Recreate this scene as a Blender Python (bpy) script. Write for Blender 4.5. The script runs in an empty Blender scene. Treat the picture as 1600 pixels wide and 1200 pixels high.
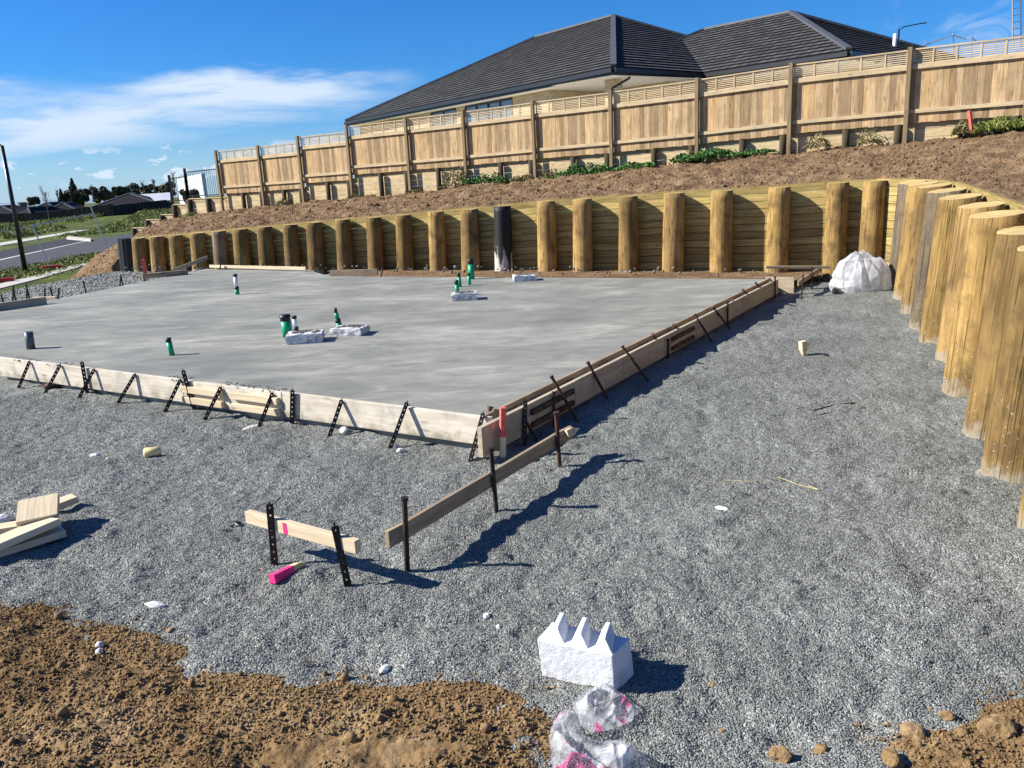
import bpy, math, random
import numpy as np
from mathutils import Vector, Matrix
random.seed(7); rng = np.random.default_rng(7)
S = bpy.context.scene; COL = S.collection
R = math.radians

# ------------------------------------------------------------------ camera, world, sun
F = 1300.0; TH = math.atan(318.7/1300); PH = math.atan(.050); H = 1.9
fw = np.array([0, math.cos(TH), -math.sin(TH)]); u0 = np.array([0, math.sin(TH), math.cos(TH)]); r0 = np.array([1., 0, 0])
rt = math.cos(PH)*r0 - math.sin(PH)*u0; up_ = math.cos(PH)*u0 + math.sin(PH)*r0
cam = bpy.data.objects.new('camera', bpy.data.cameras.new('camera')); COL.objects.link(cam)
cam.data.sensor_width = 36; cam.data.lens = F/1600*36; cam.data.clip_end = 6000; cam.data.clip_start = .05
cam.matrix_world = Matrix(((rt[0], up_[0], -fw[0], 0), (rt[1], up_[1], -fw[1], 0), (rt[2], up_[2], -fw[2], H), (0, 0, 0, 1)))
S.camera = cam
S.view_settings.view_transform = 'Standard'; S.view_settings.look = 'None'; S.view_settings.gamma = 1
S.view_settings.exposure = 0.95
SUN_EL = R(33.5); SUN_AZ = R(269.5)          # azimuth clockwise from +Y
sd = Vector((math.sin(SUN_AZ)*math.cos(SUN_EL), math.cos(SUN_AZ)*math.cos(SUN_EL), math.sin(SUN_EL)))
sl = bpy.data.lights.new('sun', 'SUN'); sl.energy = 5.0; sl.angle = R(.5); sl.color = (1, .96, .88)
so = bpy.data.objects.new('sun', sl); COL.objects.link(so); so.rotation_euler = (-sd).to_track_quat('-Z', 'Y').to_euler()
so.location = (-20, 0, 20)

W = bpy.data.worlds.new('World'); S.world = W; W.use_nodes = True
wt = W.node_tree; wt.nodes.clear(); wn = wt.nodes.new; wl = wt.links.new
def wmath(op, a, b=None, c=None, clamp=False):
    n = wn('ShaderNodeMath'); n.operation = op; n.use_clamp = clamp
    for i, v in enumerate((a, b, c)):
        if v is None: continue
        if isinstance(v, (int, float)): n.inputs[i].default_value = v
        else: wl(v, n.inputs[i])
    return n.outputs[0]
def wstep(x, a, b):
    n = wn('ShaderNodeMapRange'); n.interpolation_type = 'SMOOTHSTEP'; wl(x, n.inputs[0])
    n.inputs[1].default_value = a; n.inputs[2].default_value = b; return n.outputs[0]
sky = wn('ShaderNodeTexSky'); sky.sky_type = 'NISHITA'; sky.sun_disc = False
sky.sun_elevation = SUN_EL; sky.sun_rotation = SUN_AZ; sky.air_density = 1.0; sky.dust_density = .25; sky.ozone_density = 3.5
hs = wn('ShaderNodeHueSaturation'); hs.inputs['Saturation'].default_value = 1.22; hs.inputs['Hue'].default_value = .492; wl(sky.outputs[0], hs.inputs['Color'])
tc = wn('ShaderNodeTexCoord'); nv = wn('ShaderNodeVectorMath'); nv.operation = 'NORMALIZE'; wl(tc.outputs['Generated'], nv.inputs[0])
sx = wn('ShaderNodeSeparateXYZ'); wl(nv.outputs[0], sx.inputs[0])
az = wmath('MULTIPLY', wmath('ARCTAN2', sx.outputs[0], sx.outputs[1]), 57.2958)
el = wmath('MULTIPLY', wmath('ARCSINE', sx.outputs[2]), 57.2958)
def wnoise(sxa, sya, detail, dist=0., off=0.):
    cb = wn('ShaderNodeCombineXYZ'); wl(wmath('MULTIPLY', az, sxa), cb.inputs[0]); wl(wmath('MULTIPLY', el, sya), cb.inputs[1]); cb.inputs[2].default_value = off
    n = wn('ShaderNodeTexNoise'); n.inputs['Scale'].default_value = 1; n.inputs['Detail'].default_value = detail; n.inputs['Roughness'].default_value = .58
    n.inputs['Distortion'].default_value = dist; wl(cb.outputs[0], n.inputs['Vector']); return n.outputs[0]
n1 = wnoise(.10, .45, 7, .5, 0); n2 = wnoise(.45, .95, 8, .3, 3.3); n3 = wnoise(.05, .3, 5, .6, 9.1)
# long cirrus band
top = wmath('ADD', 7.1, wmath('MULTIPLY', wmath('SUBTRACT', n1, .5), 3.2))
low = wmath('ADD', 1.6, wmath('MULTIPLY', wmath('ADD', az, 32), .125))
band = wmath('MULTIPLY', wmath('SUBTRACT', 1.0, wstep(wmath('SUBTRACT', el, top), -.9, .35)), wstep(wmath('SUBTRACT', el, low), -1.0, 2.4))
band = wmath('MULTIPLY', band, wmath('SUBTRACT', 1.0, wstep(az, -12, -3)))
band = wmath('MULTIPLY', band, wstep(wmath('ADD', n1, wmath('MULTIPLY', n3, .6)), .45, .92))
band = wmath('MULTIPLY', wmath('MULTIPLY', band, 1.15, None, True), wstep(n3, .25, .55))
# small cumulus near horizon
cum = wmath('MULTIPLY', wstep(n2, .50, .60), wmath('MULTIPLY', wstep(el, .2, 1.0), wmath('SUBTRACT', 1.0, wstep(el, 2.4, 3.8))))
# faint wisps high right and top left
wis = wmath('MULTIPLY', wmath('MULTIPLY', wstep(wnoise(.22, .3, 7, 1.2, 5.), .5, .72), wstep(az, 20, 30)), wmath('MULTIPLY', .55, wmath('SUBTRACT', 1.0, wstep(el, 13, 22))))
wis2 = wmath('MULTIPLY', wmath('MULTIPLY', wstep(wnoise(.12, .9, 6, .8, 1.7), .53, .7), wstep(el, 11.3, 12.6)), wmath('MULTIPLY', .6, wmath('SUBTRACT', 1.0, wstep(az, -22, -17))))
hz = wmath('MULTIPLY', wmath('SUBTRACT', 1.0, wstep(el, -1, 6)), .55)
allc = wmath('MAXIMUM', wmath('MAXIMUM', band, cum), wmath('MAXIMUM', wmath('MAXIMUM', wis, wis2), hz))
skm = wn('ShaderNodeMix'); skm.data_type = 'RGBA'; skm.blend_type = 'MULTIPLY'; skm.inputs[0].default_value = 1
wl(hs.outputs[0], skm.inputs[6]); skm.inputs[7].default_value = (.38, .86, 1.5, 1)
mx = wn('ShaderNodeMix'); mx.data_type = 'RGBA'; wl(allc, mx.inputs[0]); wl(skm.outputs[2], mx.inputs[6])
mx.inputs[7].default_value = (7.2, 8.6, 10.4, 1)
bg = wn('ShaderNodeBackground'); bg.inputs[1].default_value = .050; wl(mx.outputs[2], bg.inputs[0])
wo = wn('ShaderNodeOutputWorld'); wl(bg.outputs[0], wo.inputs[0])

# ------------------------------------------------------------------ picture-to-place measuring helpers
C0 = np.array([0, 0, H])
def ray(px, py): return (px-800)/F*rt - (py-600)/F*up_ + fw
def gp(px, py, z=-.3):
    d = ray(px, py); return C0 + d*((z-H)/d[2])
def ay(px, py, Y):
    d = ray(px, py); return C0 + d*(Y/d[1])
def onplane(px, py, p, n):
    d = ray(px, py); return C0 + d*(np.dot(np.array(p)-C0, n)/np.dot(d, n))
def V(*a): return np.array(a, float)
def nrm(a): a = np.array(a, float); return a/np.linalg.norm(a)
UP = V(0, 0, 1)

# ------------------------------------------------------------------ numpy noise
def hsh(i, j, s):
    n = (i*374761393 + j*668265263 + s*982451653) & 0xffffffff
    n = ((n ^ (n >> 13))*1274126177) & 0xffffffff
    return ((n ^ (n >> 16)) & 0xffff)/65535.0
def vnoise(x, y, s=0):
    x = np.asarray(x, float); y = np.asarray(y, float)
    i = np.floor(x).astype(np.int64); j = np.floor(y).astype(np.int64); fx = x-i; fy = y-j
    fx = fx*fx*(3-2*fx); fy = fy*fy*(3-2*fy)
    a = hsh(i, j, s); b = hsh(i+1, j, s); c = hsh(i, j+1, s); d = hsh(i+1, j+1, s)
    return (a*(1-fx)+b*fx)*(1-fy)+(c*(1-fx)+d*fx)*fy - .5
def fbm(x, y, o=4, s=0, g=.5):
    t = 0; a = 1
    for k in range(o):
        t = t + a*vnoise(x*2**k+17.3*k, y*2**k-9.1*k, s+k); a *= g
    return t
def sstep(a, b, x):
    t = np.clip((x-a)/(b-a), 0, 1); return t*t*(3-2*t)

# ------------------------------------------------------------------ materials
def newmat(name, rough=.8, spec=.3):
    m = bpy.data.materials.new(name); m.use_nodes = True; nt = m.node_tree
    b = nt.nodes['Principled BSDF']; b.inputs['Roughness'].default_value = rough; b.inputs['Specular IOR Level'].default_value = spec
    return m, nt, b
class N:
    def __init__(s, nt): s.nt = nt
    def new(s, t, **k):
        n = s.nt.nodes.new(t)
        for a, v in k.items(): setattr(n, a, v)
        return n
    def link(s, a, b): s.nt.links.new(a, b)
    def put(s, n, i, v):
        if v is None: return
        if hasattr(v, 'is_output') or hasattr(v, 'links'): s.link(v, n.inputs[i])
        else: n.inputs[i].default_value = v
    def pos(s): return s.new('ShaderNodeNewGeometry').outputs['Position']
    def isl(s): return s.new('ShaderNodeNewGeometry').outputs['Random Per Island']
    def rnd(s): return s.new('ShaderNodeObjectInfo').outputs['Random']
    def uv(s): return s.new('ShaderNodeTexCoord').outputs['UV']
    def map(s, v, scale=(1, 1, 1), rot=(0, 0, 0), loc=(0, 0, 0)):
        n = s.new('ShaderNodeMapping'); s.link(v, n.inputs[0]); n.inputs['Scale'].default_value = scale; n.inputs['Rotation'].default_value = rot
        n.inputs['Location'].default_value = loc; return n.outputs[0]
    def noise(s, v, sc, det=4, rough=.55, dist=0):
        n = s.new('ShaderNodeTexNoise'); s.link(v, n.inputs['Vector']); n.inputs['Scale'].default_value = sc; n.inputs['Detail'].default_value = det
        n.inputs['Roughness'].default_value = rough; n.inputs['Distortion'].default_value = dist; return n.outputs[0]
    def vor(s, v, sc, feat='F1', out='Distance', rnd=1.):
        n = s.new('ShaderNodeTexVoronoi', feature=feat); s.link(v, n.inputs['Vector']); n.inputs['Scale'].default_value = sc
        n.inputs['Randomness'].default_value = rnd; return n.outputs[out]
    def math(s, op, a, b=None, clamp=False):
        n = s.new('ShaderNodeMath', operation=op, use_clamp=clamp); s.put(n, 0, a); s.put(n, 1, b); return n.outputs[0]
    def step(s, x, a, b, c=0., d=1.):
        n = s.new('ShaderNodeMapRange', interpolation_type='SMOOTHSTEP'); s.link(x, n.inputs[0])
        for i, v in zip((1, 2, 3, 4), (a, b, c, d)): n.inputs[i].default_value = v
        return n.outputs[0]
    def ramp(s, x, stops):
        n = s.new('ShaderNodeValToRGB'); s.link(x, n.inputs[0]); e = n.color_ramp.elements
        while len(e) < len(stops): e.new(.5)
        for q, (p, c) in zip(e, stops): q.position = p; q.color = (*c, 1)
        return n.outputs[0]
    def mix(s, f, a, b, blend='MIX'):
        n = s.new('ShaderNodeMix', data_type='RGBA', blend_type=blend); s.put(n, 0, f)
        for i, v in ((6, a), (7, b)):
            if isinstance(v, tuple): n.inputs[i].default_value = (*v, 1)
            else: s.link(v, n.inputs[i])
        return n.outputs[2]
    def bump(s, b, h, dist, strength=1.):
        n = s.new('ShaderNodeBump'); s.link(h, n.inputs['Height']); n.inputs['Distance'].default_value = dist; n.inputs['Strength'].default_value = strength
        s.link(n.outputs[0], b.inputs['Normal'])
    def val(s, f, c):    # multiply a colour by a scalar
        n = s.new('ShaderNodeVectorMath', operation='SCALE'); s.link(c, n.inputs[0]); s.link(f, n.inputs['Scale']); return n.outputs[0]

def plain(name, col, rough=.6, spec=.3, metal=0., var=.25, sc=8., bump=.0):
    m, nt, b = newmat(name, rough, spec); k = N(nt); b.inputs['Metallic'].default_value = metal
    n = k.noise(k.pos(), sc, 5, .6)
    k.link(k.val(k.step(n, .3, .7, 1-var, 1+var), k.ramp(n, [(0, col), (1, col)])), b.inputs['Base Color'])
    if bump: k.bump(b, n, bump)
    return m
def wood(name, dark, light, var=.35, grain=34, knot=True, stain=None, stain_amt=.5, rough=.82, bump=.0012, mud=None, hue=None):
    m, nt, b = newmat(name, rough, .15); k = N(nt); uv = k.uv()
    g = k.noise(k.map(uv, (1.6, grain, 1)), 1, 6, .6, .8)
    g2 = k.noise(k.map(uv, (.9, 5, 1)), 1, 3, .5, 1.5)
    c = k.ramp(k.math('ADD', k.math('MULTIPLY', g, .65), k.math('MULTIPLY', g2, .35)), [((.33, dark) if mud is None or mud < -.155 else (.22, dark)), ((.62, light) if mud is None or mud < -.155 else (.58, light))])
    if hue: c = k.mix(k.math('MULTIPLY', k.step(k.isl(), .25, 1.), .75), c, hue, 'MULTIPLY')
    c = k.val(k.step(k.math('FRACT', k.math('MULTIPLY', k.isl(), 7.31)), 0, 1, 1-var, 1+var*.5), c)
    h = g
    if mud is not None and mud > -.155:
        c = k.val(k.step(k.rnd(), 0, 1, .62, 1.18), c); c = k.mix(k.math('MULTIPLY', k.math('FRACT', k.math('MULTIPLY', k.rnd(), 5.7)), .8), c, (.92, .90, 1.05), 'MULTIPLY')
        ck = k.noise(k.map(uv, (.9, 64, 1)), 1, 3, .5, .4); cf = k.step(ck, .63, .67); c = k.mix(k.math('MULTIPLY', cf, .65), c, tuple(x*.3 for x in dark)); h = k.math('SUBTRACT', g, k.math('MULTIPLY', cf, .8))
        bl = k.noise(k.map(uv, (1.1, 3, 1)), 1, 4, .6, .5); c = k.val(k.step(bl, .35, .65, .74, 1.15), c)
    if knot:
        kn = k.vor(k.map(uv, (2.1, 8.5, 1)), 1)
        kf = k.step(kn, .05, .19, 1., 0.); c = k.mix(k.math('MULTIPLY', kf, .7), c, tuple(x*.35 for x in dark))
    if stain:
        sn = k.noise(k.map(k.pos(), (1, 1, 1.)), 3.2, 7, .68)
        c = k.mix(k.math('MULTIPLY', k.step(sn, .47, .66), stain_amt), c, stain)
    if mud is not None:
        z = k.new('ShaderNodeSeparateXYZ'); k.link(k.pos(), z.inputs[0])
        mn = k.noise(k.pos(), 7, 6, .65)
        mf = k.step(k.math('ADD', z.outputs[2], k.math('MULTIPLY', mn, -.55)), mud-.42, mud-.26, 1, 0)
        c = k.mix(k.math('MULTIPLY', mf, .85), c, (.27, .23, .17))
        sp = k.noise(k.pos(), 38, 3, .6); c = k.mix(k.math('MULTIPLY', k.step(sp, .64, .7), k.step(z.outputs[2], mud, mud+.7, .8, .1)), c, (.5, .46, .38))
    k.link(c, b.inputs['Base Color']); k.bump(b, h, bump*3)
    return m

def m_gravel():
    m, nt, b = newmat('gravel_mat', .9, .25); k = N(nt); p = k.pos()
    wv = k.new('ShaderNodeTexVoronoi', feature='F1'); k.link(p, wv.inputs['Vector']); wv.inputs['Scale'].default_value = 105
    bw = k.new('ShaderNodeSeparateColor'); k.link(wv.outputs['Color'], bw.inputs[0])
    c = k.ramp(bw.outputs[0], [(0, (.115, .119, .108)), (.45, (.205, .211, .193)), (.8, (.285, .292, .27)), (1, (.40, .41, .38))])
    big = k.noise(p, 1.1, 5, .6); c = k.val(k.step(big, .3, .72, .80, 1.16), c)
    fin = k.noise(p, 9, 4, .6); c = k.mix(k.math('MULTIPLY', k.step(fin, .6, .75), .35), c, (.24, .21, .165))
    k.link(c, b.inputs['Base Color'])
    hh = k.math('SUBTRACT', 1.0, wv.outputs['Distance']); h2 = k.math('ADD', k.math('MULTIPLY', hh, .010), k.math('MULTIPLY', k.noise(p, 11, 5, .62), .075))
    h2 = k.math('ADD', h2, k.math('MULTIPLY', bw.outputs[1], .006))
    k.bump(b, h2, 1.0); return m
def m_stone():
    m, nt, b = newmat('stone_chip_mat', .85, .3); k = N(nt); r = k.isl()
    k.link(k.ramp(r, [(0, (.115, .119, .108)), (.5, (.215, .221, .203)), (.86, (.305, .312, .288)), (1, (.43, .44, .41))]), b.inputs['Base Color']); return m
def m_soil(name, c1, c2, c3, bumpd=.05):
    m, nt, b = newmat(name, .95, .1); k = N(nt); p = k.pos()
    n = k.noise(p, 2.2, 8, .68); n2 = k.noise(p, 26, 6, .7)
    c = k.ramp(k.math('ADD', k.math('MULTIPLY', n, .6), k.math('MULTIPLY', n2, .4)), [(.35, c1), (.52, c2), (.68, c3)])
    v = k.vor(p, 34); v2 = k.vor(p, 12)
    k.link(c, b.inputs['Base Color'])
    h = k.math('ADD', k.math('MULTIPLY', v, -.4*bumpd), k.math('ADD', k.math('MULTIPLY', v2, -.6*bumpd), k.math('MULTIPLY', k.noise(p, 11, 8, .7), 1.6*bumpd)))
    k.bump(b, h, 1.); return m
def m_concrete():
    m, nt, b = newmat('concrete_mat', .72, .3); k = N(nt); p = k.pos()
    q = k.map(p, (.45, .8, 1), (0, 0, R(-24)))
    n = k.noise(q, 1.0, 7, .62, .6); q2 = k.map(p, (1.5, 3.1, 1), (0, 0, R(-30))); n2 = k.noise(q2, 1.1, 7, .66, .8)
    fin = k.noise(p, 60, 3, .7); sw = k.noise(k.map(p, (2.2, 9, 1), (0, 0, R(-34))), 1.5, 5, .6, 1.)
    t = k.math('ADD', k.math('MULTIPLY', n, .5), k.math('ADD', k.math('MULTIPLY', n2, .38), k.math('MULTIPLY', sw, .12)))
    c = k.ramp(t, [(.34, (.155, .153, .128)), (.45, (.203, .200, .168)), (.52, (.248, .243, .205)), (.59, (.32, .313, .268)), (.67, (.43, .42, .365))])
    c = k.val(k.step(fin, .3, .7, .94, 1.06), c); k.link(c, b.inputs['Base Color'])
    k.link(k.step(t, .4, .65, .6, .85), b.inputs['Roughness']); k.bump(b, n2, .004); return m
def m_tile():
    m, nt, b = newmat('roof_tile_mat', .7, .18); k = N(nt); uv = k.uv()
    br = k.new('ShaderNodeTexBrick'); k.link(uv, br.inputs['Vector']); br.inputs['Scale'].default_value = 1; br.inputs['Brick Width'].default_value = .42; br.inputs['Row Height'].default_value = .37
    br.inputs['Mortar Size'].default_value = .03; br.inputs['Mortar Smooth'].default_value = .4; br.inputs['Color1'].default_value = (.058, .056, .055, 1); br.inputs['Color2'].default_value = (.105, .102, .098, 1); br.inputs['Mortar'].default_value = (.014, .014, .016, 1)
    k.link(br.outputs[0], b.inputs['Base Color'])
    w = k.new('ShaderNodeTexWave', wave_type='BANDS', bands_direction='X'); k.link(k.map(uv, (1, 1, 1)), w.inputs[0]); w.inputs['Scale'].default_value = .75
    h = k.math('ADD', k.math('MULTIPLY', w.outputs[1], .012), k.math('MULTIPLY', br.outputs[1], -.02)); k.bump(b, h, 1.); return m
def m_brick():
    m, nt, b = newmat('brick_mat', .85, .2); k = N(nt); uv = k.uv()
    br = k.new('ShaderNodeTexBrick'); k.link(uv, br.inputs['Vector']); br.inputs['Scale'].default_value = 1; br.inputs['Brick Width'].default_value = .24; br.inputs['Row Height'].default_value = .086
    br.inputs['Mortar Size'].default_value = .008; br.inputs['Color1'].default_value = (.60, .48, .28, 1); br.inputs['Color2'].default_value = (.46, .36, .20, 1); br.inputs['Mortar'].default_value = (.34, .31, .26, 1)
    k.link(br.outputs[0], b.inputs['Base Color']); k.bump(b, br.outputs[1], -.004); return m
def m_grass(name, a, b_, c_, sc=1.):
    m, nt, b = newmat(name, .9, .15); k = N(nt); p = k.pos()
    n = k.noise(p, .32*sc, 7, .7); n2 = k.noise(p, 3.5*sc, 6, .7)
    k.link(k.ramp(k.math('ADD', k.math('MULTIPLY', n, .55), k.math('MULTIPLY', n2, .45)), [(.38, a), (.52, b_), (.66, c_)]), b.inputs['Base Color'])
    k.bump(b, n2, .25); return m
def m_leaf(name, a, b_):
    m, nt, b = newmat(name, .65, .25); k = N(nt)
    k.link(k.ramp(k.isl(), [(0, a), (1, b_)]), b.inputs['Base Color']); return m
def m_plastic(name, pink=0.):
    m, nt, b = newmat(name, .22, .6); k = N(nt); p = k.pos()
    c = k.mix(k.step(k.noise(p, 11, 5, .6), .4, .65), (.80, .80, .82), (.60, .60, .61))
    h = k.math('ADD', k.vor(p, 26 if pink else 7), k.math('MULTIPLY', k.noise(p, 60 if pink else 16, 3, .5, 1.5), .35))
    if pink:
        n = k.noise(p, 6.5, 3, .5); c = k.mix(k.math('MULTIPLY', k.step(n, .56, .62), .95), c, (.95, .08, .36))
    k.link(c, b.inputs['Base Color']); nt.nodes.remove(nt.nodes['Material Output'])
    out = k.new('ShaderNodeOutputMaterial'); tr = k.new('ShaderNodeBsdfTranslucent'); k.link(c, tr.inputs[0]); t2 = k.new('ShaderNodeBsdfTransparent')
    m1 = k.new('ShaderNodeMixShader'); m1.inputs[0].default_value = .30 if pink else .52; k.link(b.outputs[0], m1.inputs[1]); k.link(tr.outputs[0], m1.inputs[2])
    m2 = k.new('ShaderNodeMixShader'); k.link(m1.outputs[0], m2.inputs[1]); k.link(t2.outputs[0], m2.inputs[2])
    if pink: k.link(k.step(k.noise(p, 8, 2, .5, .6), .35, .65, .74, .36), m2.inputs[0])
    else: m2.inputs[0].default_value = .06
    k.link(m2.outputs[0], out.inputs[0]); k.bump(b, h, .010 if pink else .015); nb = [x for x in nt.nodes if x.type == 'BUMP'][0]; k.link(nb.outputs[0], tr.inputs['Normal']); return m
def m_styro():
    m, nt, b = newmat('polystyrene_mat', .8, .25); k = N(nt); p = k.pos(); z = k.new('ShaderNodeSeparateXYZ'); k.link(p, z.inputs[0])
    d = k.noise(p, 14, 6, .7); low_ = k.step(z.outputs[2], -.3, -.2, 1, .12); f = k.math('MULTIPLY', k.step(d, .48, .66), low_)
    c = k.mix(k.math('MULTIPLY', f, .8), (.70, .71, .72), (.40, .33, .24)); bd = k.vor(p, 240); c = k.val(k.step(bd, .2, .7, 1.03, .93), c)
    k.link(c, b.inputs['Base Color']); k.bump(b, bd, -.0025); return m
def m_pipe():
    return plain('green_pipe_mat', (.005, .30, .14), .4, .4, var=.15)

MT = dict(
    gravel=m_gravel(), chip=m_stone(), conc=m_concrete(), tile=m_tile(), brick=m_brick(), green=m_pipe(),
    soil=m_soil('soil_mat', (.125, .074, .032), (.28, .178, .084), (.46, .335, .19), .028),
    soil2=m_soil('slope_soil_mat', (.105, .062, .032), (.225, .142, .078), (.39, .28, .17), .04),
    clod=m_soil('clod_mat', (.16, .10, .045), (.33, .215, .105), (.48, .355, .21), .03),
    pile=wood('pile_mat', (.155, .085, .024), (.46, .295, .10), .30, 24, True, (.07, .045, .02), .55, bump=.004, mud=-.15),
    pile2=wood('grey_pile_mat', (.12, .085, .045), (.38, .29, .17), .3, 26, True, (.07, .055, .04), .6, bump=.004, mud=-.15),
    piletop=wood('pile_top_mat', (.42, .29, .11), (.62, .46, .20), .1, 10, False),
    plank=wood('treated_plank_mat', (.19, .13, .042), (.46, .345, .13), .28, 30, True, (.20, .16, .06), .35, bump=.001),
    paling=wood('paling_mat', (.26, .17, .088), (.54, .385, .22), .36, 22, True, (.20, .13, .07), .30, bump=.001, hue=(1.0, .93, .80)),
    rail=wood('fence_rail_mat', (.42, .31, .17), (.64, .50, .31), .15, 26, True, (.34, .29, .22), .5),
    post=wood('fence_post_mat', (.16, .115, .065), (.34, .255, .15), .2, 30, True),
    rwall=wood('retaining_board_mat', (.33, .245, .13), (.54, .42, .25), .25, 22, True, (.27, .22, .13), .4),
    rpost=wood('dark_post_mat', (.035, .028, .018), (.115, .088, .05), .3, 30, False),
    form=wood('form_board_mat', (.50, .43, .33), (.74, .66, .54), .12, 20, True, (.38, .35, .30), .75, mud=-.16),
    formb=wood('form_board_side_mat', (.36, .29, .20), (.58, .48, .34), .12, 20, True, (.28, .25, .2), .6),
    lumber=wood('lumber_mat', (.52, .41, .26), (.72, .60, .42), .1, 26, True),
    oldwood=wood('weathered_board_mat', (.22, .16, .10), (.44, .34, .23), .1, 26, True, (.2, .17, .13), .6),
    steel=plain('rusty_steel_mat', (.035, .024, .019), .65, .4, .3, .5, 14, .002),
    rust=plain('rust_brown_mat', (.085, .042, .026), .8, .3, .2, .5, 14, .002),
    black=plain('black_plastic_mat', (.012, .012, .013), .45, .4, 0, .2), blackpaint=plain('black_paint_mat', (.010, .010, .012), .35, .5, 0, .2),
    white=plain('white_pipe_mat', (.72, .74, .74), .4, .4, 0, .12), grey=plain('grey_pipe_mat', (.075, .095, .10), .45, .4, 0, .15),
    pink=plain('pink_paint_mat', (.80, .035, .20), .6, .3, 0, .2, 20), orange=plain('faded_pink_paint_mat', (.72, .13, .10), .6, .3, 0, .25, 20),
    styro=m_styro(), dirtyst=plain('dirty_polystyrene_mat', (.56, .56, .55), .85, .2, 0, .45, 16, .01),
    whitest=plain('pale_stone_mat', (.62, .61, .58), .8, .2, 0, .15, 12, .02), bag=m_plastic('clear_bag_mat', 1.), sheet=m_plastic('sheet_plastic_mat', 0.),
    cement=plain('cement_mat', (.21, .195, .17), .9, .15, 0, .35, 12, .03), rubble=plain('sludge_mat', (.16, .15, .14), .9, .2, 0, .5, 14, .06),
    gutter=plain('gutter_mat', (.012, .013, .016), .35, .5, 0, .1), soffit=plain('soffit_mat', (.82, .79, .70), .7, .2, 0, .05), cap=plain('ridge_cap_mat', (.085, .087, .095), .5, .4, 0, .2),
    glass=plain('window_glass_mat', (.10, .16, .22), .08, .8, 0, .2, 2), inside=plain('dark_recess_mat', (.02, .02, .02), .8, .2), galv=plain('galvanised_mat', (.42, .43, .44), .45, .5, .6, .15),
    asphalt=plain('asphalt_mat', (.062, .064, .070), .9, .2, 0, .18, 3, .005), asphalt2=plain('fresh_asphalt_mat', (.034, .035, .040), .9, .2, 0, .15, 3, .005), path=plain('pathway_mat', (.46, .43, .38), .85, .2, 0, .12, 4),
    grass=m_grass('grass_mat', (.04, .055, .014), (.10, .13, .026), (.20, .20, .06)), lawn=m_grass('berm_grass_mat', (.05, .07, .015), (.10, .13, .03), (.16, .17, .05), 2),
    leaf=m_leaf('creeper_leaf_mat', (.020, .070, .014), (.085, .20, .040)), dry=m_leaf('dry_weed_mat', (.10, .09, .03), (.28, .24, .11)), blade=m_leaf('grass_blade_mat', (.07, .10, .015), (.27, .29, .07)),
    tree=m_leaf('tree_leaf_mat', (.018, .026, .014), (.10, .105, .05)), tree2=m_leaf('olive_tree_mat', (.04, .036, .02), (.15, .125, .07)), bark=plain('bark_mat', (.11, .085, .065), .9, .1),
    twig=m_leaf('twig_mat', (.10, .075, .065), (.24, .17, .15)), farfence=wood('far_fence_mat', (.035, .027, .018), (.085, .066, .04), .2, 10, False), greyfence=wood('grey_fence_mat', (.010, .011, .012), (.022, .023, .026), .2, 10, False),
    farroof=plain('far_roof_mat', (.022, .022, .024), .9, .08, 0, .15, 1), farroof2=plain('pale_roof_mat', (.45, .47, .49), .5, .3, 0, .08, 1), farwall=plain('far_wall_mat', (.10, .09, .08), .8, .2, 0, .1, 1),
    hill=plain('hill_mat', (.22, .29, .36), 1., .0, 0, .12, .01), red=plain('red_plastic_mat', (.50, .03, .02), .5, .4, 0, .2), yellow=plain('yellow_wood_mat', (.72, .56, .26), .7, .2, 0, .12),
)

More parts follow.
